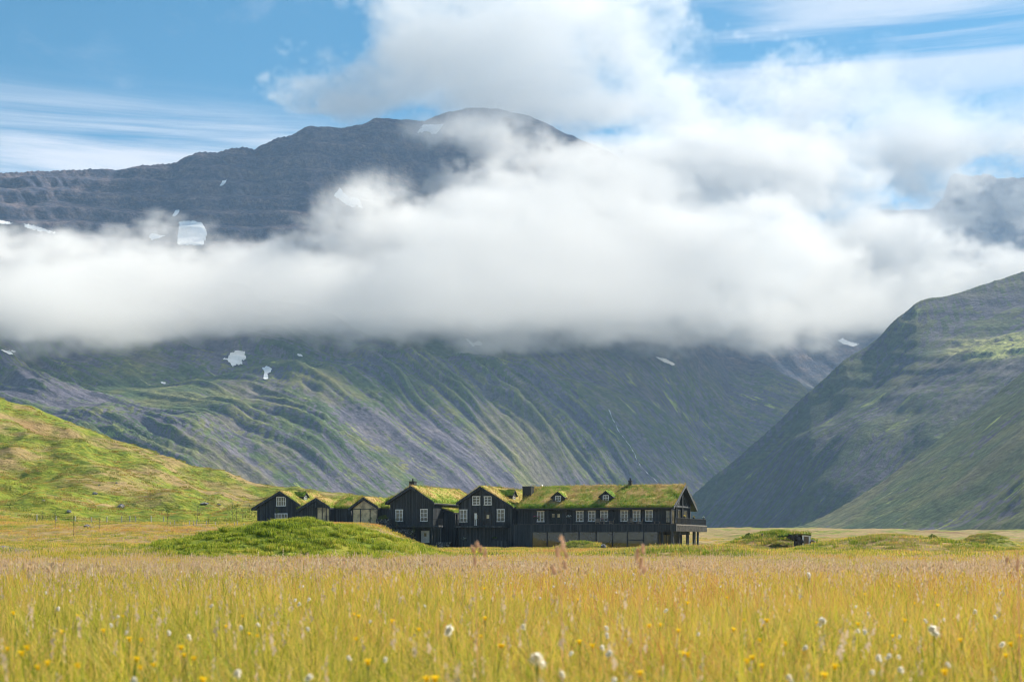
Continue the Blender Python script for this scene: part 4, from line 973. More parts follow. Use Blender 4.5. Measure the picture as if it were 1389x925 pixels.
# small house on the far left
bA = 6.0; zA0 = lz(375, 709.5, bA)
A_, a0_, a1_, azA, aaA, atop = gabled('gabled_house', 'small black house with one white window above another, the farthest left of the lodge', 0, 0, zA0, bA, 13, (381.4, 667.2), (343.2, 690.5), (412.5, 688), (349, 405), 71)
winp(A_, 375.2, 673.7, 388, 686.3, bA, nx=4, nz=2); winp(A_, 373.2, 696.3, 390.2, 709, bA, nx=4, nz=2)
asl = (azA - lz(412.5, 688, bA)) / (la(412.5, bA) - aaA); du = aaA + 2.6
dormer(A_, Tm(du, bA + 4, azA - asl * 2.6 + .1, 'right'), 1.5, .85, 1.4, 2.4, .9, .8, 12)
for px in (418, 422):
    u = la(px, bA + 9); zz_ = lz(px, 680, bA + 9); pc = MB(); pc.lathe([(.28, -1.8), (.28, .7), (.36, .72), (.36, .9)], 12, (u, bA + 9, zz_)); pc.build('chimney', M_black, N_)

# ---- things standing about the house
def W(px, py, b=None, Y=None):
    if b is not None: X, Y = L2W(la(px, b), b)
    else: X = (px - CX) / F * Y
    return X, Y
def ground_z(x, y): return float(gz(np.array([x]), np.array([y]))[0])
def deck_chair(label, px, b, rot, scale=1.):
    x, y = L2W(la(px, b), b); o = empty('deck_chair', (x, y, zdeck - .01), -TH + rot, label, 'chair', 'pale wooden chairs on the deck')
    m = MB(); m.box(-.27, .27, -.30, .22, .30, .34); m.build('seat', M_chair, o)
    m = MB()
    for i in range(5): xx = -.24 + i * .12; m.bar((xx, .20, .30), (xx * 1.15, .44, 1.02 - abs(i - 2) * .05), .09, .02)
    m.build('backrest', M_chair, o)
    for s in (-1, 1):
        m = MB(); m.box(s * .36 - .06, s * .36 + .06, -.38, .34, .54, .57); m.build('armrest', M_chair, o)
        m = MB(); m.bar((s * .33, -.30, 0), (s * .33, -.30, .54), .07); m.build('leg', M_chair, o)
        m = MB(); m.bar((s * .30, -.32, .32), (s * .30, .48, .0), .05, .10); m.bar((s * .33, .26, .1), (s * .36, .28, .56), .05); m.build('leg', M_chair, o)
    return o
for px, b, r_, lb in ((810.5, .9, .25, 'pale slatted deck chair left of the potted pink flowers'), (829.5, .9, -1.3, 'pale slatted deck chair turned sideways right of the potted pink flowers'),
                     (855, .9, .1, 'pale slatted deck chair facing out between two white windows'), (868.5, .9, -1.2, 'pale slatted deck chair turned sideways beside a low table')):
    deck_chair(lb, px, b, r_)
def low_table(label, px, b, w_=.5, h=.45):
    x, y = L2W(la(px, b), b); o = empty('low_table', (x, y, zdeck - .01), -TH, label, 'table', 'low tables on the deck')
    m = MB(); m.box(-w_, w_, -.25, .25, h - .05, h); m.build('table_top', M_chair, o)
    for sx in (-1, 1):
        for sy in (-1, 1): m = MB(); m.box(sx * (w_ - .07) - .03, sx * (w_ - .07) + .03, sy * .2 - .03, sy * .2 + .03, 0, h - .05); m.build('leg', M_chair, o)
    return o
low_table('low wooden table carrying the pot of pink flowers', 817, .8, .35, .55); low_table('low wooden table between the two right-hand deck chairs', 862, .8, .35)
low_table('low dark bench-like table below the rightmost window of the front', 891.5, .9, .5)
def petal_mat():
    m = NT('yellow_petals'); n = m.noise(m.obj(), 60, 3); c = m.mix(n, (.88, .56, .01), (.95, .72, .03))
    d = m.n('ShaderNodeBsdfDiffuse'); m.put(d.inputs[0], c); t = m.n('ShaderNodeBsdfTranslucent'); m.put(t.inputs[0], c)
    x = m.n('ShaderNodeMixShader'); x.inputs[0].default_value = .5; m.t.links.new(d.outputs[0], x.inputs[1]); m.t.links.new(t.outputs[0], x.inputs[2]); return m.out(x.outputs[0])
M_pink = plain('pink_petals', (.50, .08, .25), .6); M_yel = petal_mat(); M_leaf = plain('leaf_green', (.07, .13, .02), .7)
M_clay = plain('clay_pot', (.05, .05, .05), .8)
def planter(label, x, y, z, rz, wx, petals, seed, cat='planter', h=.18):
    rs = random.Random(seed); o = empty('flower_box', (x, y, z), rz, label, cat, 'flower boxes and pots of the lodge')
    m = MB(); m.add([(-wx * .9, -.1, 0), (wx * .9, -.1, 0), (wx * .9, .1, 0), (-wx * .9, .1, 0), (-wx, -.13, h), (wx, -.13, h), (wx, .13, h), (-wx, .13, h)], [(0, 3, 2, 1), (4, 5, 6, 7), (0, 1, 5, 4), (1, 2, 6, 5), (2, 3, 7, 6), (3, 0, 4, 7)]); m.build('box', M_clay, o)
    m = MB(); p = MB()
    for i in range(int(50 * wx / .3)):
        c = Vector((rs.uniform(-wx, wx), rs.uniform(-.14, .14), h + rs.uniform(0, .24))); t = p if (petals and rs.random() < .4) else m
        u = Vector((rs.uniform(-1, 1), rs.uniform(-1, 1), rs.uniform(-1, 1))).normalized() * .06; v = Vector((rs.uniform(-1, 1), rs.uniform(-1, 1), rs.uniform(-.5, 1))).normalized() * .06
        if t is p: c.z += .08
        t.add([c - u, c + v, c + u, c - v], [(0, 1, 2, 3)])
    m.build('leaves', M_leaf, o)
    if petals: p.build('flowers', petals, o)
    return o
x, y = L2W(la(817, .8), .8); planter('pot of pink flowers on the low table between deck chairs', x, y, zdeck + .54, 0, .22, M_pink, 1)
x, y = L2W(la(727.5, .1), .12); planter('pink flower box on the deck railing left of the double door', x, y, zdeck + .97, -TH, .5, M_pink, 2)
x, y = L2W(la(771.5, .1), .12); planter('green plant box on the deck railing right of the double door', x, y, zdeck + .97, -TH, .4, M_white, 3)
for px, bb, pt, lb in ((928.4, 0, M_yel, 'yellow flower pot on the end railing nearest the porch'), (941.3, 0, M_yel, 'green and yellow flower pot in the middle of the end railing'), (954.5, 0, M_white, 'white flower pot near the far end of the end railing')):
    k = (px - CX) / F; a_ = a_d - .25   # find b along the end railing
    bb = (OX + a_ * CT - k * (OY - a_ * ST)) / (k * CT - ST); x, y = L2W(a_, bb)
    planter(lb, x, y, zdeck + 1.02, -TH + R(90), .25, pt, int(px))
x, y = L2W(la(629, bC - .25), bC - .25); planter('flower box with white blooms low on the wall under the left balcony window', x, y, lz(629, 733, bC), -TH, .45, M_white, 21)
x, y = L2W(la(671, bC - .25), bC - .25); planter('leafy flower box low on the wall beside the boarded enclosure', x, y, lz(671, 731.5, bC), -TH, .45, None, 22)
# dry stone walls
def stone_wall(label, p, q, z0, h, seed, thick=.7):
    rs = np.random.RandomState(seed); n = max(4, int(math.dist(p, q) / .3)); rows = max(3, int(h / .3)); P = []
    d = (Vector(q) - Vector(p)).normalized(); nv = Vector((-d.y, d.x)); pts = []
    prof = [(-thick / 2, z0 - .5)] + [(-thick / 2 + .1 * j / rows, z0 + h * j / rows) for j in range(rows + 1)] + [(0, z0 + h + .05)] + [(thick / 2 - .1 * j / rows, z0 + h * j / rows) for j in range(rows, -1, -1)] + [(thick / 2, z0 - .5)]
    arr = np.zeros((n + 1, len(prof), 3))
    for i in range(n + 1):
        c = Vector(p).lerp(Vector(q), i / n)
        for j, (o_, z) in enumerate(prof):
            r_ = rs.rand(3) * .16 - .08; arr[i, j] = (c.x + nv.x * o_ + r_[0], c.y + nv.y * o_ + r_[1], z + r_[2] * (1 if z > z0 else 0))
    o = grid_mesh('stone_wall', arr, M_stone, smooth=False); return tag(o, label, 'stone wall', 'dry stone walls below the lodge')
stone_wall('dry stone wall stepping down left of the chimney gable', W(511, 0, b=.6), W(530, 0, b=.6), lz(520, 714, .6), lz(520, 703.5, .6) - lz(520, 714, .6), 1)
stone_wall('long dry stone wall holding the bank below the balcony of the chimney gable', W(530, 0, b=.2), W(562, 0, b=.2), lz(546, 731, .2), lz(546, 718, .2) - lz(546, 731, .2), 2, 1.)
stone_wall('low dry stone planter wall in front of the dark recess between the gables', W(592, 0, b=-.6), W(612, 0, b=-.6), G, 1.0, 3)
print('lodge', round(time.time() - T0, 1))
# ------------------------------------------------------------------ things laid on the slopes
def surf(P, px, py):
    """the point of a mountain mesh seen in a given direction"""
    rows, cols = P.shape[:2]; a = P[0, :, 0] / P[0, :, 1]; k = (px - CX) / F
    ci = float(np.interp(k, a, np.arange(cols))); i0 = min(int(ci), cols - 2); f = ci - i0
    z = P[:, i0, 2] * (1 - f) + P[:, i0 + 1, 2] * f; y = P[:, 0, 1]; e = HOR - (z - CAMZ) / y * F
    j = np.argmax(e <= py)
    if j == 0: return None
    t = (e[j - 1] - py) / (e[j - 1] - e[j]); yy = y[j - 1] + (y[j] - y[j - 1]) * t; zz = z[j - 1] + (z[j] - z[j - 1]) * t
    return np.array([k * yy, yy, zz])
def inpoly(x, y, poly):
    c = False; n = len(poly)
    for i in range(n):
        x0, y0 = poly[i]; x1, y1 = poly[i - 1]
        if (y0 > y) != (y1 > y) and x < (x1 - x0) * (y - y0) / (y1 - y0) + x0: c = not c
    return c
def snow_mat():
    m = NT('old_snow'); n = m.noise(m.pos(), .03, 6, .7)
    return m.pbr(m.mix(m.rng(n, .35, .65), (.80, .79, .77), (.93, .93, .92)), .8, m.bump(n, .6, 6.), spec=.2)
M_snow = snow_mat()
def snow(label, P, poly, step=.5, lift=.5):
    xs = [p[0] for p in poly]; ys = [p[1] for p in poly]; nx = max(3, int((max(xs) - min(xs)) / step) + 2); ny = max(3, int((max(ys) - min(ys)) / step) + 2)
    gx = np.linspace(min(xs) - .5, max(xs) + .5, nx); gy = np.linspace(min(ys) - .5, max(ys) + .5, ny); pts = {}; V = []; Fc = []
    seed = len(poly) * 7; jt = min(2., (max(xs) - min(xs)) * .055)
    def ok(i, j):
        x = gx[i] + float(gn(np.array([gx[i] * .45]), np.array([gy[j] * .45]), seed)[0]) * jt; y = gy[j] + float(gn(np.array([gx[i] * .45]), np.array([gy[j] * .45]), seed + 5)[0]) * jt * .8
        return inpoly(x, y, poly)
    keep = {(i, j) for i in range(nx) for j in range(ny) if ok(i, j)}
    def vid(i, j):
        if (i, j) not in pts:
            s = surf(P, gx[i], gy[j])
            if s is None: return None
            d = s / np.linalg.norm(s); s = s - d * 2 + np.array([0, 0, lift]); pts[(i, j)] = len(V); V.append(s)
        return pts[(i, j)]
    for i in range(nx - 1):
        for j in range(ny - 1):
            c = [(i, j), (i, j + 1), (i + 1, j + 1), (i + 1, j)]
            if sum(q in keep for q in c) >= 2:
                ids = [vid(*q) for q in c]
                if None in ids: continue
                ys_ = [V[k][1] for k in ids]
                if max(ys_) - min(ys_) < 90: Fc.append(tuple(ids))
    if not Fc: print('no snow', label); return
    V = np.array(V); Am = np.c_[V[:, :2], np.ones(len(V))]; co_ = np.linalg.lstsq(Am, V[:, 2], rcond=None)[0]; pl = Am @ co_
    V[:, 2] = np.maximum(V[:, 2], V[:, 2] * .35 + pl * .65)
    me = bpy.data.meshes.new('snow_patch'); me.from_pydata(V.tolist(), [], Fc); me.materials.append(M_snow)
    me.polygons.foreach_set('use_smooth', [True] * len(Fc)); o = bpy.data.objects.new('snow_patch', me); col.objects.link(o)
    tag(o, label, 'snow patch', 'old snow patches on the mountains')
SN = [
 ('small snow patch cut by the left edge of the photo, above the cloud', PM, [(-14, 299), (4, 300), (17, 303), (15, 305), (-14, 304)]),
 ('long thin snow streak just above the left end of the cloud', PM, [(32, 304), (44, 306), (60, 311), (76, 316), (73, 317), (52, 314), (34, 308)]),
 ('ragged low snow patch left of the big square snowfield', PM, [(202, 323), (205, 317), (213, 318), (224, 321), (214, 324), (206, 326)]),
 ('largest snowfield, nearly square, hanging just above the cloud', PM, [(243, 301), (262, 300), (274, 303), (280, 314), (281, 322), (275, 333), (240, 332), (242, 320)]),
 ('small slanting snow sliver high on the slope above the big snowfield', PM, [(302, 246), (308, 245), (304, 251), (300, 255), (298, 253)]),
 ('tiny snow sliver directly above the left corner of the big snowfield', PM, [(238, 286), (244, 286), (240, 292), (236, 296), (234, 293)]),
 ('jagged snow patch among the torn cloud wisps below the summit', PM, [(461, 255), (466, 262), (474, 268), (485, 268), (490, 276), (492, 285), (484, 278), (479, 283), (470, 278), (460, 272), (453, 267), (456, 262)]),
 ('pale snow patch in the veil of cloud just left of the summit', PM, [(574, 170), (601, 169), (597, 176), (592, 182), (566, 180), (570, 175)]),
 ('small snow patch low at the far left, just below the cloud', PM, [(2, 475), (22, 476), (18, 480), (13, 483), (8, 479)]),
 ('jagged snow patch with two arms below the cloud on the left', PM, [(298, 485), (308, 487), (313, 479), (321, 477), (331, 478), (334, 487), (327, 489), (329, 496), (315, 498), (309, 490)]),
 ('rounded snow patch with a tail, right of the jagged one', PM, [(356, 500), (362, 496), (369, 501), (367, 505), (363, 508), (364, 514), (357, 514), (359, 506)]),
 ('tiny snow fleck right of the two snow patches below the cloud', PM, [(403, 480), (409, 481), (411, 484), (404, 483)]),
 ('very thin snow fleck on the heathery slope left of the jagged patch', PM, [(218, 518), (225, 519), (224, 521), (219, 520)]),
 ('snow patch half hidden by the lower edge of the cloud above the lodge', PM, [(630, 458), (642, 466), (649, 462), (654, 466), (653, 470), (641, 470)]),
 ('narrow white snow wedge below the cloud on the right shoulder', PM, [(890, 485), (904, 487), (917, 495), (912, 496), (900, 491)]),
]
for lb, P_, poly in SN: snow(lb, P_, poly)
snow('slanting snow gully below the flat-topped far summit', PF, [(1252, 333), (1262, 323), (1274, 311), (1280, 309), (1276, 318), (1268, 329), (1264, 335)])
snow('thin snow patch at the cloud edge above the gap beside the steep mountain', PV, [(1136, 462), (1143, 459), (1152, 464), (1165, 467), (1158, 470), (1144, 467)])
# the stream that falls down its gully
def ribbon(name, pts, wd, mat, lift=.6):
    V = []; Fc = []
    for i, p in enumerate(pts):
        d = pts[min(i + 1, len(pts) - 1)] - pts[max(i - 1, 0)]; n = np.cross(d, [0, 0, 1.]); n = n / (np.linalg.norm(n) + 1e-6); ww = wd[i] if hasattr(wd, '__len__') else wd
        V += [p - n * ww / 2 + [0, 0, lift], p + [0, 0, lift + .12], p + n * ww / 2 + [0, 0, lift]]
        if i: k = i * 3; Fc += [(k - 3, k, k + 1, k - 2), (k - 2, k + 1, k + 2, k - 1)]
    me = bpy.data.meshes.new(name); me.from_pydata([tuple(map(float, v)) for v in V], [], Fc); me.materials.append(mat)
    o = bpy.data.objects.new(name, me); col.objects.link(o); return o
fall = [(826, 556), (829, 564), (832, 571), (836, 577), (838, 584), (842, 590), (846, 594), (850, 600), (855, 606), (858, 612), (861, 616), (862, 621), (866, 628), (869, 633), (875, 639), (880, 645), (887, 650), (893, 657), (900, 664)]
fp = []
for i in range(len(fall) - 1):
    for k in range(4):
        x = fall[i][0] + (fall[i + 1][0] - fall[i][0]) * k / 4 + rnd.uniform(-.4, .4); y = fall[i][1] + (fall[i + 1][1] - fall[i][1]) * k / 4
        s = surf(PM, x, y)
        if s is not None: fp.append(s - s / np.linalg.norm(s) * 3)
M_foam = plain('white_water', (.72, .76, .80), .4, var=.2, scale=.2)
tag(ribbon('mountain_stream', fp, [.35 + 1.5 * max(0, math.sin(i * .9) + .4 * math.sin(i * 2.3)) for i in range(len(fp))], M_foam, 1.5), 'thin white stream falling down its gully behind the roof', 'stream', kind='structure')

# ------------------------------------------------------------------ grass and meadow plants
def ray_ground(px, py, y0=3., y1=900., n=3000):
    y = np.geomspace(y0, y1, n); k = (px - CX) / F; z = gz(k * y, y); e = HOR - (z - CAMZ) / y * F
    j = int(np.argmax(e <= py));
    if j == 0: j = int(np.argmin(np.abs(e - py)))
    return np.array([k * y[j], y[j], z[j]])
def grass_mat(name, stops, trans=.36, tip=.25):
    m = NT(name); p = m.pos(); r = m.attr('rand'); al = m.attr('along'); ir = m.n('ShaderNodeObjectInfo').outputs['Random']
    big = m.noise(m.mul(p, (1, 1, 0)), .055, 4, .6); mid = m.noise(m.mul(p, (1, 1, 0)), .5, 3, .6)
    f = m.math('ADD', m.math('MULTIPLY', r, .80), m.math('MULTIPLY', ir, .10))
    f = m.math('ADD', f, m.math('MULTIPLY', m.math('SUBTRACT', big, .5), 1.9)); f = m.math('ADD', f, m.math('MULTIPLY', m.math('SUBTRACT', mid, .5), .6))
    f = m.math('ADD', f, m.math('MULTIPLY', m.math('SUBTRACT', al, .5), tip)); f = m.math('ADD', f, .12)
    c = m.ramp(f, stops)
    c = m.mix(m.attr('head'), c, m.ramp(r, [(0, (.50, .34, .20)), (.5, (.58, .42, .29)), (1, (.66, .54, .38))]))
    d = m.n('ShaderNodeBsdfPrincipled'); m.put(d.inputs['Base Color'], c); m.put(d.inputs['Roughness'], .65); m.put(d.inputs['Specular IOR Level'], .25)
    t = m.n('ShaderNodeBsdfTranslucent'); m.put(t.inputs['Color'], c)
    x = m.n('ShaderNodeMixShader'); m.put(x.inputs[0], trans); m.t.links.new(d.outputs[0], x.inputs[1]); m.t.links.new(t.outputs[0], x.inputs[2])
    return m.out(x.outputs[0])
GR = [(.05, (.060, .115, .012)), (.26, (.20, .29, .020)), (.42, (.52, .50, .036)), (.60, (.76, .58, .08)), (.78, (.74, .48, .16)), (.95, (.52, .21, .075))]
GG = [(.10, (.060, .120, .012)), (.40, (.16, .26, .020)), (.64, (.30, .36, .034)), (.82, (.45, .38, .085)), (.97, (.42, .28, .13))]
M_grass = grass_mat('meadow_grass', GR); M_green = grass_mat('green_tussock', GG)
def tuft(name, mat, n, rad_, h0, h1, w0, w1, seed, heads=0., lean=.35, hs=1.):
    rs = np.random.RandomState(seed); r = rad_ * np.sqrt(rs.rand(n)); an = rs.rand(n) * 6.283; bx_, by_ = r * np.cos(an), r * np.sin(an)
    h = h0 + (h1 - h0) * rs.rand(n) ** 1.3; wd = w0 + (w1 - w0) * rs.rand(n); la_ = rs.rand(n) * 6.283; ln = np.abs(rs.randn(n)) * lean * h + .02; fa = rs.rand(n) * 3.1416
    dx, dy = np.cos(fa) * wd / 2, np.sin(fa) * wd / 2; lx, ly = np.cos(la_) * ln + .10 * h, np.sin(la_) * ln
    hd = rs.rand(n) < heads
    h = np.where(hd, h * 1.22, h); wd2 = np.where(hd, .4, .85); lx = np.where(hd, lx * .6, lx); ly = np.where(hd, ly * .6, ly)
    A = np.stack([bx_ - dx, by_ - dy, 0 * h - .05], -1); B = np.stack([bx_ + dx, by_ + dy, 0 * h - .05], -1)
    mx, my, mz = bx_ + lx * .28, by_ + ly * .28, h * .58
    Cc = np.stack([mx + dx * wd2, my + dy * wd2, mz], -1); D = np.stack([mx - dx * wd2, my - dy * wd2, mz], -1)
    Tp = np.stack([bx_ + lx, by_ + ly, h - ln * .25], -1)
    V = np.stack([A, B, Cc, D, Tp], 1).reshape(-1, 3); fc = []; al = np.tile([0, 0, .58, .58, 1.], n); rv = np.repeat(rs.rand(n), 5); hv = np.zeros(n * 5)
    for i in range(n): k = i * 5; fc += [(k, k + 1, k + 2, k + 3), (k + 3, k + 2, k + 4)]
    V = [V]; base = n * 5; al = [al]; rv = [rv]; hv = [hv]
    for i in np.where(hd)[0]:
        c = Tp[i]; L = (.05 + .06 * rs.rand()) * hs; q = 7; pv = []
        for j in range(q):
            o_ = c + np.array([rs.randn() * .008 * hs, rs.randn() * .008 * hs, -L * .7 + L * 1.4 * j / q]); s = (.006 + .008 * rs.rand()) * hs * (1.2 - j / q * .7); a_ = rs.rand() * 6.28
            pv += [o_ + [math.cos(a_) * s, math.sin(a_) * s, -s], o_ - [math.cos(a_) * s, math.sin(a_) * s, -s * .2], o_ + [0, 0, s * 2.2]]
        V.append(np.array(pv)); m_ = len(pv); fc += [(base + 3 * j, base + 3 * j + 1, base + 3 * j + 2) for j in range(q)]; base += m_
        al.append(np.ones(m_)); rv.append(np.full(m_, rs.rand())); hv.append(np.ones(m_))
    V = np.concatenate(V); me = bpy.data.meshes.new(name); me.from_pydata(V.tolist(), [], fc); me.materials.append(mat)
    for nm, arr in (('along', al), ('rand', rv), ('head', hv)):
        a = me.attributes.new(nm, 'FLOAT', 'POINT'); a.data.foreach_set('value', np.concatenate(arr).astype(np.float32))
    return bpy.data.objects.new(name, me)
def scatter(name, label, cat, XY, scale, protos, seed, sink=0., zf=None):
    XY = np.asarray(XY); z = (zf or gz)(XY[:, 0], XY[:, 1]) - sink; n = len(XY); rs = np.random.RandomState(seed)
    me = bpy.data.meshes.new(name); me.vertices.add(n); me.vertices.foreach_set('co', np.stack([XY[:, 0], XY[:, 1], z], -1).astype(np.float32).ravel())
    for nm, arr in (('sc', scale), ('rz', rs.rand(n) * 6.283), ('pick', rs.randint(0, len(protos), n).astype(float))):
        a = me.attributes.new(nm, 'FLOAT', 'POINT'); a.data.foreach_set('value', np.asarray(arr, np.float32))
    cc = bpy.data.collections.new(name + '_shapes')
    for p in protos: cc.objects.link(p)
    g = bpy.data.node_groups.new(name, 'GeometryNodeTree'); g.interface.new_socket('Geometry', in_out='OUTPUT', socket_type='NodeSocketGeometry'); g.interface.new_socket('Geometry', in_out='INPUT', socket_type='NodeSocketGeometry')
    q = NT('', g); gi = q.n('NodeGroupInput'); go = q.n('NodeGroupOutput')
    ci = q.n('GeometryNodeCollectionInfo'); ci.inputs['Collection'].default_value = cc; ci.inputs['Separate Children'].default_value = True; ci.inputs['Reset Children'].default_value = True
    ip = q.n('GeometryNodeInstanceOnPoints'); ip.inputs['Pick Instance'].default_value = True
    def na(nm):
        k = q.n('GeometryNodeInputNamedAttribute', data_type='FLOAT'); k.inputs['Name'].default_value = nm; return k.outputs[0]
    cx = q.n('ShaderNodeCombineXYZ'); g.links.new(na('rz'), cx.inputs[2])
    fi = q.n('FunctionNodeFloatToInt'); g.links.new(na('pick'), fi.inputs[0])
    g.links.new(gi.outputs[0], ip.inputs['Points']); g.links.new(ci.outputs[0], ip.inputs['Instance']); g.links.new(fi.outputs[0], ip.inputs['Instance Index'])
    g.links.new(cx.outputs[0], ip.inputs['Rotation']); g.links.new(na('sc'), ip.inputs['Scale']); g.links.new(ip.outputs[0], go.inputs[0])
    o = bpy.data.objects.new(name, me); col.objects.link(o); md = o.modifiers.new('scatter', 'NODES'); md.node_group = g
    return tag(o, label, cat, kind='stuff')
RS = np.random.RandomState(99)
def fan(n, r0, r1, half=24.):
    r = np.sqrt(r0 ** 2 + (r1 ** 2 - r0 ** 2) * RS.rand(n)); a = np.radians((RS.rand(n) * 2 - 1) * half); return np.stack([r * np.sin(a), r * np.cos(a)], -1)
def off_lodge(XY, margin=.5):
    dx, dy = XY[:, 0] - OX, XY[:, 1] - OY; a = dx * CT - dy * ST; b = dx * ST + dy * CT
    return ~((a > -80) & (a < 1.) & (b > -margin - (a < -34) * 0) & (b < 22))
near_t = [tuft('near_tuft', M_grass, 85, .2, .20, .56, .002, .0046, s, lean=.75) for s in (1, 2, 3, 4, 5)] + [tuft('near_tuft', M_grass, 40, .2, .34, .60, .0025, .005, 6, heads=.06, hs=.55)]
def near_sc(c): return .80 + .40 * RS.rand(len(c)) + .16 * fbm(c[:, 0] / 2.2, c[:, 1] / 2.2, 5, 2)
XY = np.concatenate([fan(4600, 1.9, 13, 30), RS.rand(900, 2) * [9, 6] + [-4.5, 1.5]])
scatter('meadow_grass', 'tall straw and green meadow grass in the foreground', 'grass', XY, near_sc(XY), near_t, 1)
band_t = [tuft('band_tuft', M_grass, 60, .22, .18, .50, .003, .0062, s, lean=.7) for s in (7, 8)] + [tuft('band_tuft', M_grass, 40, .22, .30, .58, .003, .006, s, heads=.08, hs=.55) for s in (9, 10)]
XY = fan(9000, 12.5, 30, 27); ed = 23.5 + 5.5 * fbm(XY[:, 0] / 3.5, XY[:, 1] / 5., 77, 3); XY = XY[np.hypot(XY[:, 0], XY[:, 1]) < ed]
scatter('meadow_grass', 'seeding meadow grass towards the far edge of the field', 'grass', XY, near_sc(XY), band_t, 8)
mid_t = [tuft('mid_tuft', M_grass, 70, .45, .12, .30, .006, .013, s) for s in (11, 12, 13)] + [tuft('mid_tuft', M_grass, 60, .45, .22, .42, .005, .010, s, heads=.14, hs=1.) for s in (14,)]
XY = fan(17500, 20, 82, 25.5); XY = XY[mound(XY[:, 0], XY[:, 1], *MOUND) < .12]
scatter('short_meadow_grass', 'shorter tufted grass beyond the tall meadow', 'grass', XY, .55 + .5 * RS.rand(len(XY)) + .5 * (1 - sst(XY[:, 1], 24, 40)) + .35 * fbm(XY[:, 0] / 5, XY[:, 1] / 9, 88, 3), mid_t, 2)
far_t = [tuft('far_tuft', M_green if s < 22 else M_grass, 110, .9, .10, .34, .014, .030, s, heads=.0) for s in (21, 22, 23)] + [tuft('far_tuft', M_grass, 100, .9, .15, .36, .012, .022, 24, heads=.12, hs=2.)]
XY = np.concatenate([fan(15000, 75, 262, 23.5), fan(9000, 262, 520, 23.5)]); XY = XY[off_lodge(XY) & (mound(XY[:, 0], XY[:, 1], *MOUND) < .10)]
scatter('rough_pasture', 'rough pasture around the lodge', 'grass', XY, .6 + .7 * RS.rand(len(XY)), far_t, 3)
# springy hummocks on the mound and the knolls
M_hum = grass_mat('hummock_grass', [(.08, (.05, .10, .010)), (.36, (.18, .27, .018)), (.66, (.38, .44, .035)), (.95, (.55, .46, .09))], .42)
hump = [tuft('hummock', M_hum, 170, .55, .12, .5, .02, .04, s, lean=.8) for s in (31, 32, 33)]
c = RS.rand(9000, 2) * [26, 40] + [-26.5, 68]; k = mound(c[:, 0], c[:, 1], *MOUND); c = c[(k > .06) & (RS.rand(len(c)) < .35 + 2 * k)]
hv = fbm(c[:, 0] / .95, c[:, 1] / 1.2, 211, 2); c = c[hv > -.10]
scatter('mound_hummocks', 'springy green hummocks covering the mound before the lodge', 'grass', c, .35 + .45 * RS.rand(len(c)), hump, 4, .05)
c = np.concatenate([RS.randn(700, 2) * [4, 4] + [31, 171], RS.randn(800, 2) * [7, 5] + [41, 149], RS.randn(200, 2) * [2, 2] + [9.5, 198], RS.randn(250, 2) * [3, 4] + [87, 262], RS.randn(500, 2) * [4.5, 4] + [11.5, 94]])
hump2 = [tuft('hummock_small', M_green, 110, .5, .12, .36, .02, .04, s, lean=.6) for s in (34, 35)]
scatter('knoll_hummocks', 'green tussocks on the small knolls', 'grass', c, .5 + .8 * RS.rand(len(c)), hump2, 5, .1)
# hillside tussocks
M_hill = grass_mat('hill_grass', [(.05, (.08, .12, .015)), (.35, (.20, .24, .025)), (.60, (.33, .31, .045)), (.80, (.42, .31, .09)), (.98, (.34, .17, .06))])
hill_t = [tuft('hill_tussock', M_hill, 90, 1.6, .2, .65, .05, .11, s, lean=.6) for s in (41, 42, 43)]
nH = 10000; a = np.radians(-24 + 22.5 * RS.rand(nH)); r = np.sqrt(200 ** 2 + (640 ** 2 - 200 ** 2) * RS.rand(nH)); c = np.stack([r * np.sin(a), r * np.cos(a)], -1)
hz_, ht_ = left_hill(c[:, 0], c[:, 1]); c = c[(ht_ > .02) & (ht_ < 1.05) & off_lodge(c)]
cl_ = fbm(c[:, 0] / 11, c[:, 1] / 16, 67, 3); c = c[cl_ > -.12]
scatter('hillside_tussocks', 'rough tussocks on the green hillside at the left', 'grass', c, .5 + .8 * RS.rand(len(c)), hill_t, 6, .15)
print('grass', round(time.time() - T0, 1))

# ------------------------------------------------------------------ flowers, each one a thing
def flower_meshes():
    st = MB(); st.bar((0, 0, -.6), (.012, 0, -.25), .0025, n=4); st.bar((.012, 0, -.25), (0, 0, 0), .0022, n=4)
    fl = MB(); rs = random.Random(2)
    for ring, (n, r, zt) in enumerate(((14, .019, .006), (10, .013, .010))):
        for i in range(n):
            a = 6.283 * i / n + ring * .2; da = .16; rr = r * rs.uniform(.9, 1.1)
            fl.add([(0, 0, 0), (rr * .7 * math.cos(a - da), rr * .7 * math.sin(a - da), zt), (rr * math.cos(a), rr * math.sin(a), zt + .002), (rr * .7 * math.cos(a + da), rr * .7 * math.sin(a + da), zt)], [(0, 1, 2, 3)])
    fl.lathe([(.003, -.010), (.007, -.006), (.006, .003), (.002, .008)], 8)
    ct = MB(); rs = random.Random(3)
    for lob in range(6):
        c = Vector((rs.uniform(-.009, .009), rs.uniform(-.009, .009), rs.uniform(-.016, .010)))
        for i in range(90):
            d = Vector((rs.gauss(0, 1), rs.gauss(0, 1), rs.gauss(-.3, 1))).normalized(); e = c + d * rs.uniform(.008, .019) + Vector((.003, 0, -.003))
            s = d.cross(Vector((rs.random(), rs.random(), 1))).normalized() * .0022; ct.add([c - s, c + s, e], [(0, 1, 2)])
    return st, fl, ct
st_, fl_, ct_ = flower_meshes()
M_cot = NT('cotton_tuft'); _d = M_cot.n('ShaderNodeBsdfDiffuse'); _d.inputs[0].default_value = (.95, .92, .86, 1); _t = M_cot.n('ShaderNodeBsdfTranslucent'); _t.inputs[0].default_value = (.95, .92, .86, 1)
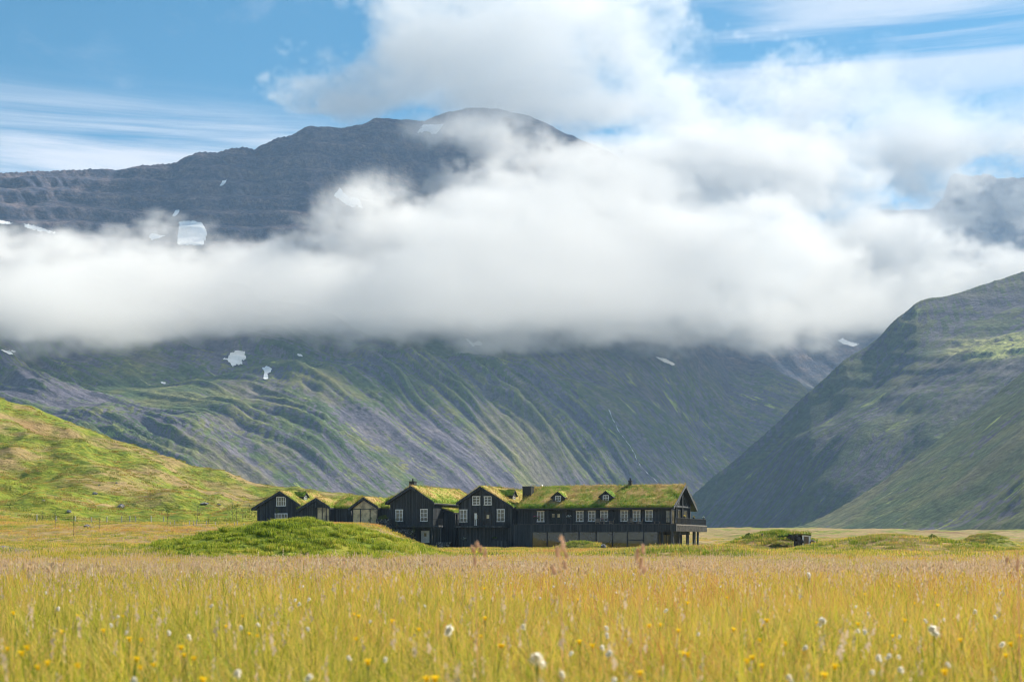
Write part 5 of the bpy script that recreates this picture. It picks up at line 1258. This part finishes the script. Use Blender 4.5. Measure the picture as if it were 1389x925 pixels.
_x = M_cot.n('ShaderNodeMixShader'); _x.inputs[0].default_value = .6; M_cot.t.links.new(_d.outputs[0], _x.inputs[1]); M_cot.t.links.new(_t.outputs[0], _x.inputs[2]); M_cot = M_cot.out(_x.outputs[0])
def proto(name, head, hname, mat, cat):
    o = empty(name, (0, 0, 0)); o['category'] = cat
    st_.build('stem', M_leaf, o, off=(0, 0, 0)); head.build(hname, mat, o, off=(0, 0, 0)); return o
yel = proto('yellow_flower', fl_, 'blossom', M_yel, 'flower'); cot = proto('cotton_grass', ct_, 'cotton_head', M_cot, 'cotton grass')
used = set()
def put(src, px, py, size, label, group, top=.63):
    D = (CAMZ - top) * F / (py - HOR); top_ = top + rnd.uniform(-.01, .01)
    if D > 27: D = 27; 
    x = (px - CX) / F * D; z = CAMZ - (py - HOR) / F * D; g = ground_z(x, D)
    if src.name in used:
        o = src.copy(); col.objects.link(o)
        for ch in src.children: c = ch.copy(); col.objects.link(c); c.parent = o
    else: o = src; used.add(src.name)
    s = size; o.location = (x, D, max(z, g + .25)); o.rotation_euler = (rnd.uniform(-.25, .25), rnd.uniform(-.25, .25), rnd.uniform(0, 6)); o.scale = (s, s, s)
    o['label'] = label; o['group'] = group; o['kind'] = 'thing'; return o
K1, K2, K3 = .3312, .3384, .3305
YEL = [(x * K1, 760 + y * K1) for x, y in [(318,228),(425,287),(503,228),(530,322),(90,380),(112,357),(32,362),(155,437),(195,420),(560,405),(575,437),(630,427),(795,401),(755,387),(742,357),(925,270),(1020,300),(1053,308),(995,228),(830,490),(255,293),(320,430),(578,325),(55,215)]]
YEL += [(460 + x * K2, 760 + y * K2) for x, y in [(60,215),(78,224),(213,244),(585,232),(447,266),(68,314),(115,407),(568,303),(320,277),(655,342),(645,342),(385,475),(350,475),(1243,262),(1360,281),(1016,342),(963,327),(1206,451),(1288,258),(958,157),(638,96),(583,112),(1383,376)]]
YEL += [(930 + x * K3, 760 + y * K3) for x, y in [(645,45),(455,100),(170,153),(27,116),(8,175),(240,244),(333,247),(196,284),(316,264),(305,327),(409,342),(275,398),(315,432),(252,413),(537,256),(570,473),(612,436),(735,138),(875,106),(1053,70),(1288,124),(1025,133),(1035,185),(940,175),(900,246),(850,310),(708,261),(1128,327),(1335,344),(1372,313),(1063,459),(8,387),(1315,391)]]
WHI = [(x * K1, 760 + y * K1) for x, y in [(287,122),(237,195),(190,130),(483,228),(457,263),(516,292),(695,294),(987,273),(1055,261),(772,310),(1240,104),(1208,160),(1265,157),(1227,177),(1272,70),(880,50),(867,183),(549,487),(727,77),(742,45),(1262,277),(970,458),(1265,475)]]
WHI += [(460 + x * K2, 760 + y * K2) for x, y in [(247,148),(345,180),(183,395),(38,388),(736,263),(807,150),(1073,270),(1053,347),(929,369),(892,452),(1077,298),(1085,370),(1310,198),(1110,127),(906,89),(938,93),(690,88),(125,242),(665,48),(817,20),(900,27),(1302,35),(1180,55),(860,103),(1100,475)]]
WHI += [(930 + x * K3, 760 + y * K3) for x, y in [(750,215),(301,101),(338,62),(590,60),(790,40),(470,147),(970,95),(1052,45),(697,188),(493,355),(640,355),(877,310),(790,397),(833,390),(872,393),(765,455),(882,445),(1077,424),(427,478),(50,300),(1060,240),(1190,208),(1272,230),(1298,341),(985,245),(708,287),(737,290),(143,105)]]
for x, y in YEL: put(yel, x, y, rnd.uniform(.62, .95), 'small yellow flower on a thin stem standing in the tall meadow grass', 'yellow flowers in the meadow')
for x, y in WHI: put(cot, x, y, rnd.uniform(.38, .62), 'small white tuft of cotton grass standing in the meadow', 'cotton grass in the meadow')
for x, y, s, lb in ((460 + 793 * K2, 760 + 388 * K2, 1.35, 'largest white cotton grass tuft, low in the middle of the foreground'), (460 + 435 * K2, 760 + 276 * K2, 1.25, 'drooping cotton grass tuft beside a yellow flower, left of the largest tuft'),
                    (930 + 561 * K3, 760 + 245 * K3, 1.15, 'upright round cotton grass tuft right of the middle of the meadow'), (930 + 1018 * K3, 760 + 282 * K3, 1.3, 'wide ragged cotton grass tuft nearest the right side of the meadow'),
                    (930 + 508 * K3, 760 + 57 * K3, 1.6, 'cotton grass tuft at the far edge of the tall meadow, right of the lodge')):
    put(cot, x, y, s, lb, 'cotton grass in the meadow')
# tall panicles that reach above the horizon
def stalk(label, px, py, D, heads):
    x = (px - CX) / F * D; z = CAMZ + (HOR - py) / F * D; g = ground_z(x, D); o = empty('tall_grass_stalk', (x, D, g), 0, label, 'grass stalk', 'tall seed stalks close to the camera'); parent_off[o.name] = (x, D, g)
    m = MB(); m.bar((x + .03, D, g - .03), (x + .01, D, (z + g) / 2), .004); m.bar((x + .01, D, (z + g) / 2), (x, D, z), .003); m.build('stem', M_straw, o)
    rs = random.Random(int(px)); h = MB()
    for hx, hy, L, wd in heads:
        c = Vector((x + hx / F * D, D, z - hy / F * D)); ll = L / F * D; w_ = wd * .72 / F * D; tl = rs.uniform(-.35, .35)
        for i in range(44):
            t = rs.uniform(-1, 1); rr = w_ / 2 * math.sqrt(max(.05, 1 - t * t)) * rs.uniform(.3, 1); a_ = rs.uniform(0, 6.28)
            p = c + Vector((rr * math.cos(a_) + tl * t * ll / 2, rr * math.sin(a_), t * ll / 2)); s = .0028
            h.add([p + Vector((-s, 0, 0)), p + Vector((s, s, 0)), p + Vector((rs.uniform(-s, s), 0, s * 3.4)), ], [(0, 1, 2)])
        h.bar(c - Vector((tl * ll / 2, 0, ll / 2)), c + Vector((tl * ll / 2, 0, ll / 2)), .002)
    h.build('seed_head', M_straw, o)
M_straw_ = plain('dry_seed_straw', (.50, .36, .25), .8, var=.2, scale=40)
M_straw = grass_mat('seed_straw', [(0, (.72, .50, .36)), (1, (.78, .58, .42))], .65)
stalk('tall pinkish seed stalk crossing the glass front left of the turf cellar', 760, 742, 4.6, [(-9, 32, 12, 6), (-4, 8, 14, 9), (6, 25, 9, 5), (3, -4, 20, 12), (8, 12, 8, 6)])
stalk('tall pinkish seed stalk crossing the deck below the rightmost windows', 866, 742, 4.8, [(8, 32, 9, 12), (4, 22, 14, 7), (-2, 12, 16, 8), (6, 4, 12, 8)])
stalk('tall seed stalk before the lower wall of the gable with two attic windows', 644, 742, 4.9, [(0, 20, 11, 5), (14, 10, 14, 6), (8, 4, 8, 6), (-3, 4, 8, 6), (3, -2, 8, 7)])
stalk('tall seed stalk at the right edge of the meadow above the spur foot', 1380, 745, 5.2, [(0, 22, 14, 7), (-14, 16, 10, 5)])

# ------------------------------------------------------------------ saplings, fences, boulders
M_bark = plain('sapling_bark', (.14, .12, .09), .9); M_lf = grass_mat('sapling_leaves', [(.1, (.05, .10, .02)), (.5, (.12, .18, .03)), (.9, (.22, .22, .05))])
def sapling(label, px, Y, h, seed, n=90, spread=.28, b=None):
    rs = random.Random(seed); x = (px - CX) / F * Y; g = ground_z(x, Y) if b is None else b; o = empty('sapling', (x, Y, g), 0, label, 'young tree', 'young trees planted about the lodge'); parent_off[o.name] = (x, Y, g)
    m = MB(); top = Vector((x + rs.uniform(-.1, .1), Y, g + h)); m.bar((x, Y, g - .1), (x, Y, g + h * .5), .05, n=6); m.bar((x, Y, g + h * .5), top, .03, n=5); br = []
    for i in range(9):
        t = rs.uniform(.25, .9); p = Vector((x, Y, g + h * t)); a_ = rs.uniform(0, 6.28); L = h * spread * (1.1 - t); q = p + Vector((math.cos(a_) * L, math.sin(a_) * L, L * .9)); m.bar(p, q, .018, n=4); br.append((p, q))
    br.append((Vector((x, Y, g + h * .45)), top)); m.build('trunk', M_bark, o)
    c = MB()
    for i in range(n):
        p, q = rs.choice(br); k = p.lerp(q, rs.uniform(.2, 1.05)) + Vector((rs.gauss(0, .07), rs.gauss(0, .07), rs.gauss(0, .08))); u = Vector((rs.gauss(0, 1), rs.gauss(0, 1), rs.gauss(0, 1))).normalized() * .055; v = u.cross(Vector((rs.random(), 1, rs.random()))).normalized() * .035
        c.add([k - u, k + v, k + u, k - v], [(0, 1, 2, 3)])
    co = c.build('crown', M_lf, o); me = co.data; a = me.attributes.new('rand', 'FLOAT', 'POINT'); a.data.foreach_set('value', np.repeat([rs.random() for _ in range(n)], 4).astype(np.float32))
for px, Y, h, n, lb in ((75, 205, 3.1, 60, 'tall thin sapling at the far left, before the wire fence'), (100, 195, 3.4, 60, 'thin dark sapling second from the left edge'), (135, 208, 2.0, 40, 'thin short sapling behind the pale boulder'),
    (58, 236, 2.6, 40, 'pale thin sapling among the posts of the wire fence'), (227, 215, 2.6, 130, 'bushy reddish sapling left of the white stakes'), (268, 225, 3.2, 60, 'thin sapling behind the row of white stakes'),
    (283, 213, 1.5, 70, 'short bushy sapling between the white stakes'), (315, 232, 3.6, 110, 'tallest sapling left of the small gabled house'), (321, 228, 3.0, 90, 'leafy sapling right beside the tallest one'),
    (329, 232, 2.6, 50, 'sparse thin sapling between two leafier ones'), (339, 230, 3.0, 100, 'sapling standing next to the eave of the small gabled house')): sapling(lb, px, Y, h, int(px), n)
xa, ya = L2W(la(374.5, 4.3), 4.3); sapling('young birch growing up the front of the small gabled house', 374.5, ya, 3.1, 5, 190, .35)
xa, ya = L2W(la(363.5, 4.6), 4.6); sapling('short sapling left of the lower window of the small gabled house', 363.5, ya, 1.2, 6, 60, .3)
xa, ya = L2W(la(502, 3.6), 3.6); sapling('narrow leafy sapling before the glazed pavilion', 502, ya, 1.9, 7, 80, .2, b=lz(502, 712, 3.6))
sapling('leafy sapling at the corner of the stone wall under the balcony', 560.5, L2W(la(560.5, -1.), -1.)[1], 2.6, 9, 130, .28, b=lz(560.5, 733, -1.))
sapling('sparse sapling before the stone wall left of the balcony', 538, L2W(la(538, -1.), -1.)[1], 2.6, 10, 60, .3, b=lz(538, 722, -1.))
# bush on the stone wall
def bush(label, x, y, z, r, h, seed):
    o = empty('bush', (x, y, z), 0, label, 'bush', 'low bushes by the lodge'); parent_off[o.name] = (x, y, z); rs = random.Random(seed); m = MB()
    for i in range(8): a_ = rs.uniform(0, 6.28); m.bar((x, y, z - .1), (x + r * .6 * math.cos(a_), y + r * .6 * math.sin(a_), z + h * .7), .02)
    m.build('stem', M_bark, o); c = MB(); n = 420
    for i in range(n):
        d = Vector((rs.gauss(0, 1), rs.gauss(0, 1), abs(rs.gauss(0, 1)))).normalized() * rs.uniform(.5, 1.08); k = Vector((x + d.x * r, y + d.y * r, z + d.z * h)); u = Vector((rs.gauss(0, 1), rs.gauss(0, 1), rs.gauss(0, 1))).normalized() * .07; v = u.cross(Vector((rs.random(), 1, rs.random()))).normalized() * .05
        c.add([k - u, k + v, k + u, k - v], [(0, 1, 2, 3)])
    co = c.build('leaves', M_lf, o); a = co.data.attributes.new('rand', 'FLOAT', 'POINT'); a.data.foreach_set('value', np.repeat([rs.random() for _ in range(n)], 4).astype(np.float32))
bx0, by0 = L2W(la(520.5, .9), .9); bush('low bush spilling over the stone wall between pavilion and chimney gable', bx0, by0, lz(520.5, 705, .9), 1., .8, 1)
for i, (px, Y) in enumerate(((1265, 150), (1016, 172))):
    bush(('dark green willow bush on the low rise at the right', 'dark green bush at the left end of the turf hut knoll')[i], (px - CX) / F * Y, Y, ground_z((px - CX) / F * Y, Y) - .1, .5, .55, 4 + i)
M_post = plain('silvered_post', (.40, .39, .36), .8)
def post_row(name, label, cat, pxs, Y, h, wd, wires, group=None, tops=True, bset=None, gzs=None):
    x0 = (pxs[0] - CX) / F * Y; o = empty(name, (x0, Y, ground_z(x0, Y)), 0, label, cat, group); parent_off[o.name] = tuple(o.location); pp = []
    for i, px in enumerate(pxs):
        x = (px - CX) / F * Y; g = ground_z(x, Y); m = MB(); m.box(x - wd / 2, x + wd / 2, Y - wd / 2, Y + wd / 2, g - .3, g + h); m.build('post', M_post, o); pp.append(Vector((x, Y, g)))
    if wires:
        m = MB()
        for k in wires:
            for p, q in zip(pp[:-1], pp[1:]): m.bar(p + Vector((0, 0, k)), q + Vector((0, 0, k)), .012)
        m.build('wire', M_black, o)
post_row('wire_fence', 'thin wire fence on pale posts along the foot of the hillside', 'fence', [50, 76, 102, 124, 145, 165, 176, 184, 205, 222], 236, 1.3, .13, (.4, .75, 1.1))
def stake(px, Y, h, lb, z=None):
    x = (px - CX) / F * Y; g = ground_z(x, Y) if z is None else z; m = MB(); m.T = Matrix.Translation((x, Y, g)) @ Matrix.Rotation(rnd.uniform(-.06, .06), 4, 'Y')
    m.add([(-.05, -.05, -.3), (.05, -.05, -.3), (.05, .05, -.3), (-.05, .05, -.3), (-.05, -.05, h - .06), (.05, -.05, h - .06), (.05, .05, h - .06), (-.05, .05, h - .06), (0, 0, h)], [(3, 2, 1, 0), (0, 1, 5, 4), (1, 2, 6, 5), (2, 3, 7, 6), (3, 0, 4, 7), (4, 5, 8), (5, 6, 8), (6, 7, 8), (7, 4, 8)])
    o = m.build('stake', M_post); o.location = (0, 0, 0); tag(o, lb, 'stake', 'pale stakes marking the young trees')
for px, h in ((231, .6), (237, .8), (257, .8), (263, .85), (267, .9), (280, .7), (292, .6), (308, .5), (318, .6), (322, .7), (331, .5)):
    stake(px, 214, h, 'short pale stake in the row before the saplings on the left')
for px, b, py in ((517.5, -1.4, 727), (521.6, -1.4, 727.5), (534.5, -1.4, 728), (540.3, -1.4, 729), (557.3, -1.6, 735), (563.3, -1.6, 736.5)):
    stake(px, L2W(la(px, b), b)[1], .75, 'short pale stake on the bank under the balcony of the chimney gable', lz(px, py, b) - .1)
def boulder(label, px, py, wpx, hpx, seed, mat=None, group='boulders lying about the meadow and hillside'):
    p = ray_ground(px, py + hpx * .5, 60, 900); sc_ = p[1] / F; rs = np.random.RandomState(seed); bm_ = MB(); n1, n2 = 10, 7; V = []
    for j in range(n2):
        th = math.pi * j / (n2 - 1)
        for i in range(n1):
            ph = 6.283 * i / n1; k = 1 + .22 * rs.randn() * (0 < j < n2 - 1)
            V.append((p[0] + wpx * sc_ / 2 * math.sin(th) * math.cos(ph) * k, p[1] + wpx * sc_ / 2 * math.sin(th) * math.sin(ph) * k, p[2] + hpx * sc_ * .25 + hpx * sc_ * .75 * math.cos(th) * (1 + .1 * rs.randn())))
    Fc = [(j * n1 + i, (j + 1) * n1 + i, (j + 1) * n1 + (i + 1) % n1, j * n1 + (i + 1) % n1) for j in range(n2 - 1) for i in range(n1)]
    bm_.add(V, Fc); o = bm_.build('boulder', mat or M_rock); tag(o, label, 'boulder', group)
M_rock = plain('lichen_rock', (.20, .195, .20), .9, var=.5, scale=2.)
for i, (px, py, w_, h_, lb) in enumerate(((158, 655, 3, 2, 'small grey boulder high on the hillside'), (134, 658, 2.6, 2, 'small boulder left of another halfway up the hillside'), (129, 669, 7, 3, 'flat dark boulder in a hollow of the hillside'),
    (164, 686, 10, 4.5, 'pair-like dark outcrop low on the hillside above the wire fence'), (93.5, 693, 6.5, 3, 'pointed grey boulder above the left part of the wire fence'), (119, 713.5, 10, 3.6, 'broad pale boulder between two thin saplings'),
    (277, 682.8, 11, 2.6, 'long dark flat boulder on the green slope left of the lodge'), (297, 684.6, 6, 2, 'small dark boulder right of the long flat one'), (59, 679, 5, 2.2, 'grey boulder on the rust coloured patch of the hillside'),
    (1122, 747, 5, 3, 'pale boulder in the grass right of the turf hut'), (1034, 725, 4.5, 3.4, 'grey boulder on top of the turf hut knoll'), (819, 740.5, 8, 6, 'grey stone heap at the end of the turf cellar'), (847, 750, 3, 2, 'small pale stone before the glass front'))):
    boulder(lb, px, py, w_, h_, 100 + i)
# turf hut with a white door frame
Yh = 163.; hx = lambda px: (px - CX) / F * Yh; hz2 = lambda py: CAMZ + (HOR - py) / F * Yh
H_ = empty('turf_hut', (hx(1094), Yh, hz2(743)), 0, 'old turf hut dug into a knoll with a white door frame', 'hut'); parent_off['turf_hut'] = tuple(H_.location)
m = MB(); m.box(hx(1088), hx(1090.2), Yh - .1, Yh + .1, hz2(741), hz2(726.8)); m.box(hx(1097), hx(1099.2), Yh - .1, Yh + .1, hz2(744), hz2(727.5)); m.add([(hx(1087.6), Yh - .12, hz2(727)), (hx(1100.2), Yh - .12, hz2(728.2)), (hx(1100.2), Yh + .12, hz2(728.2)), (hx(1087.6), Yh + .12, hz2(727)), (hx(1087.6), Yh - .12, hz2(724)), (hx(1100.2), Yh - .12, hz2(725.6)), (hx(1100.2), Yh + .12, hz2(725.6)), (hx(1087.6), Yh + .12, hz2(724))], [(0, 3, 2, 1), (4, 5, 6, 7), (0, 1, 5, 4), (1, 2, 6, 5), (2, 3, 7, 6), (3, 0, 4, 7)]); m.build('door_frame', M_white, H_)
m = MB(); m.box(hx(1090.3), hx(1096.9), Yh + .02, Yh + .08, hz2(742.5), hz2(727)); m.build('door', plain('weathered_door', (.22, .17, .12), .9), H_)
def rubble(parent, x0, x1, y0, y1, ztop, zb, seed, name='stone_wall'):
    rs = random.Random(seed); m = MB()
    for i in range(90):
        t = rs.random(); x = x0 + (x1 - x0) * t; zt = ztop(t); z = zb(t) + (zt - zb(t)) * rs.random(); y = rs.uniform(y0, y1); s = rs.uniform(.14, .3)
        m.T = Matrix.Translation((x, y, z)) @ Matrix.Rotation(rs.uniform(-.4, .4), 4, 'Y') @ Matrix.Rotation(rs.uniform(0, 3), 4, 'Z'); m.add([(-s, -s * .6, -s * .5), (s, -s * .7, -s * .4), (s * .9, s * .7, -s * .5), (-s, s * .6, -s * .5), (-s * .7, -s * .4, s * .4), (s * .8, -s * .5, s * .5), (s * .6, s * .5, s * .4), (-s * .8, s * .5, s * .45)], [(0, 3, 2, 1), (4, 5, 6, 7), (0, 1, 5, 4), (1, 2, 6, 5), (2, 3, 7, 6), (3, 0, 4, 7)])
    m.T = None; return m.build(name, M_drock, parent)
M_drock = plain('dark_rubble', (.085, .075, .065), .95, var=.6, scale=2.)
rubble(H_, hx(1070), hx(1088), Yh - .4, Yh + .5, lambda t: hz2(726 + 1 * t), lambda t: hz2(727.5 + 14 * t), 1)
rubble(H_, hx(1099.5), hx(1113), Yh - .5, Yh + .6, lambda t: hz2(731 + 12 * t), lambda t: hz2(744.5), 2)
m = MB(); m.box(hx(1082), hx(1100), Yh + .12, Yh + 2.2, hz2(745), hz2(726.5)); m.build('inner_wall', M_drock, H_)
tz = gz; turf('t', H_, [hx(1062), hx(1080), hx(1100)], [hz2(728), hz2(724.5), hz2(726)], Yh - .2, Yh + 3.5, 'y', .25, 5)
# gravel track at the far left
M_grav = plain('gravel', (.17, .16, .15), .95, var=.3, scale=6)
gp = []
for px, py in ((-130, 735), (-60, 737.5), (-20, 740), (5, 742), (18, 745), (30, 748.5), (42, 752)):
    gp.append(ray_ground(px, py, 60, 400))
gq = [];
for i in range(len(gp) - 1):
    for k in range(10): c_ = gp[i] + (gp[i + 1] - gp[i]) * k / 10; c_[2] = ground_z(c_[0], c_[1]); gq.append(c_)
tag(ribbon('gravel_path', gq, 1.7, M_grav, .04), 'gravel track entering from the left', 'path', kind='structure')
print('all', round(time.time() - T0, 1))
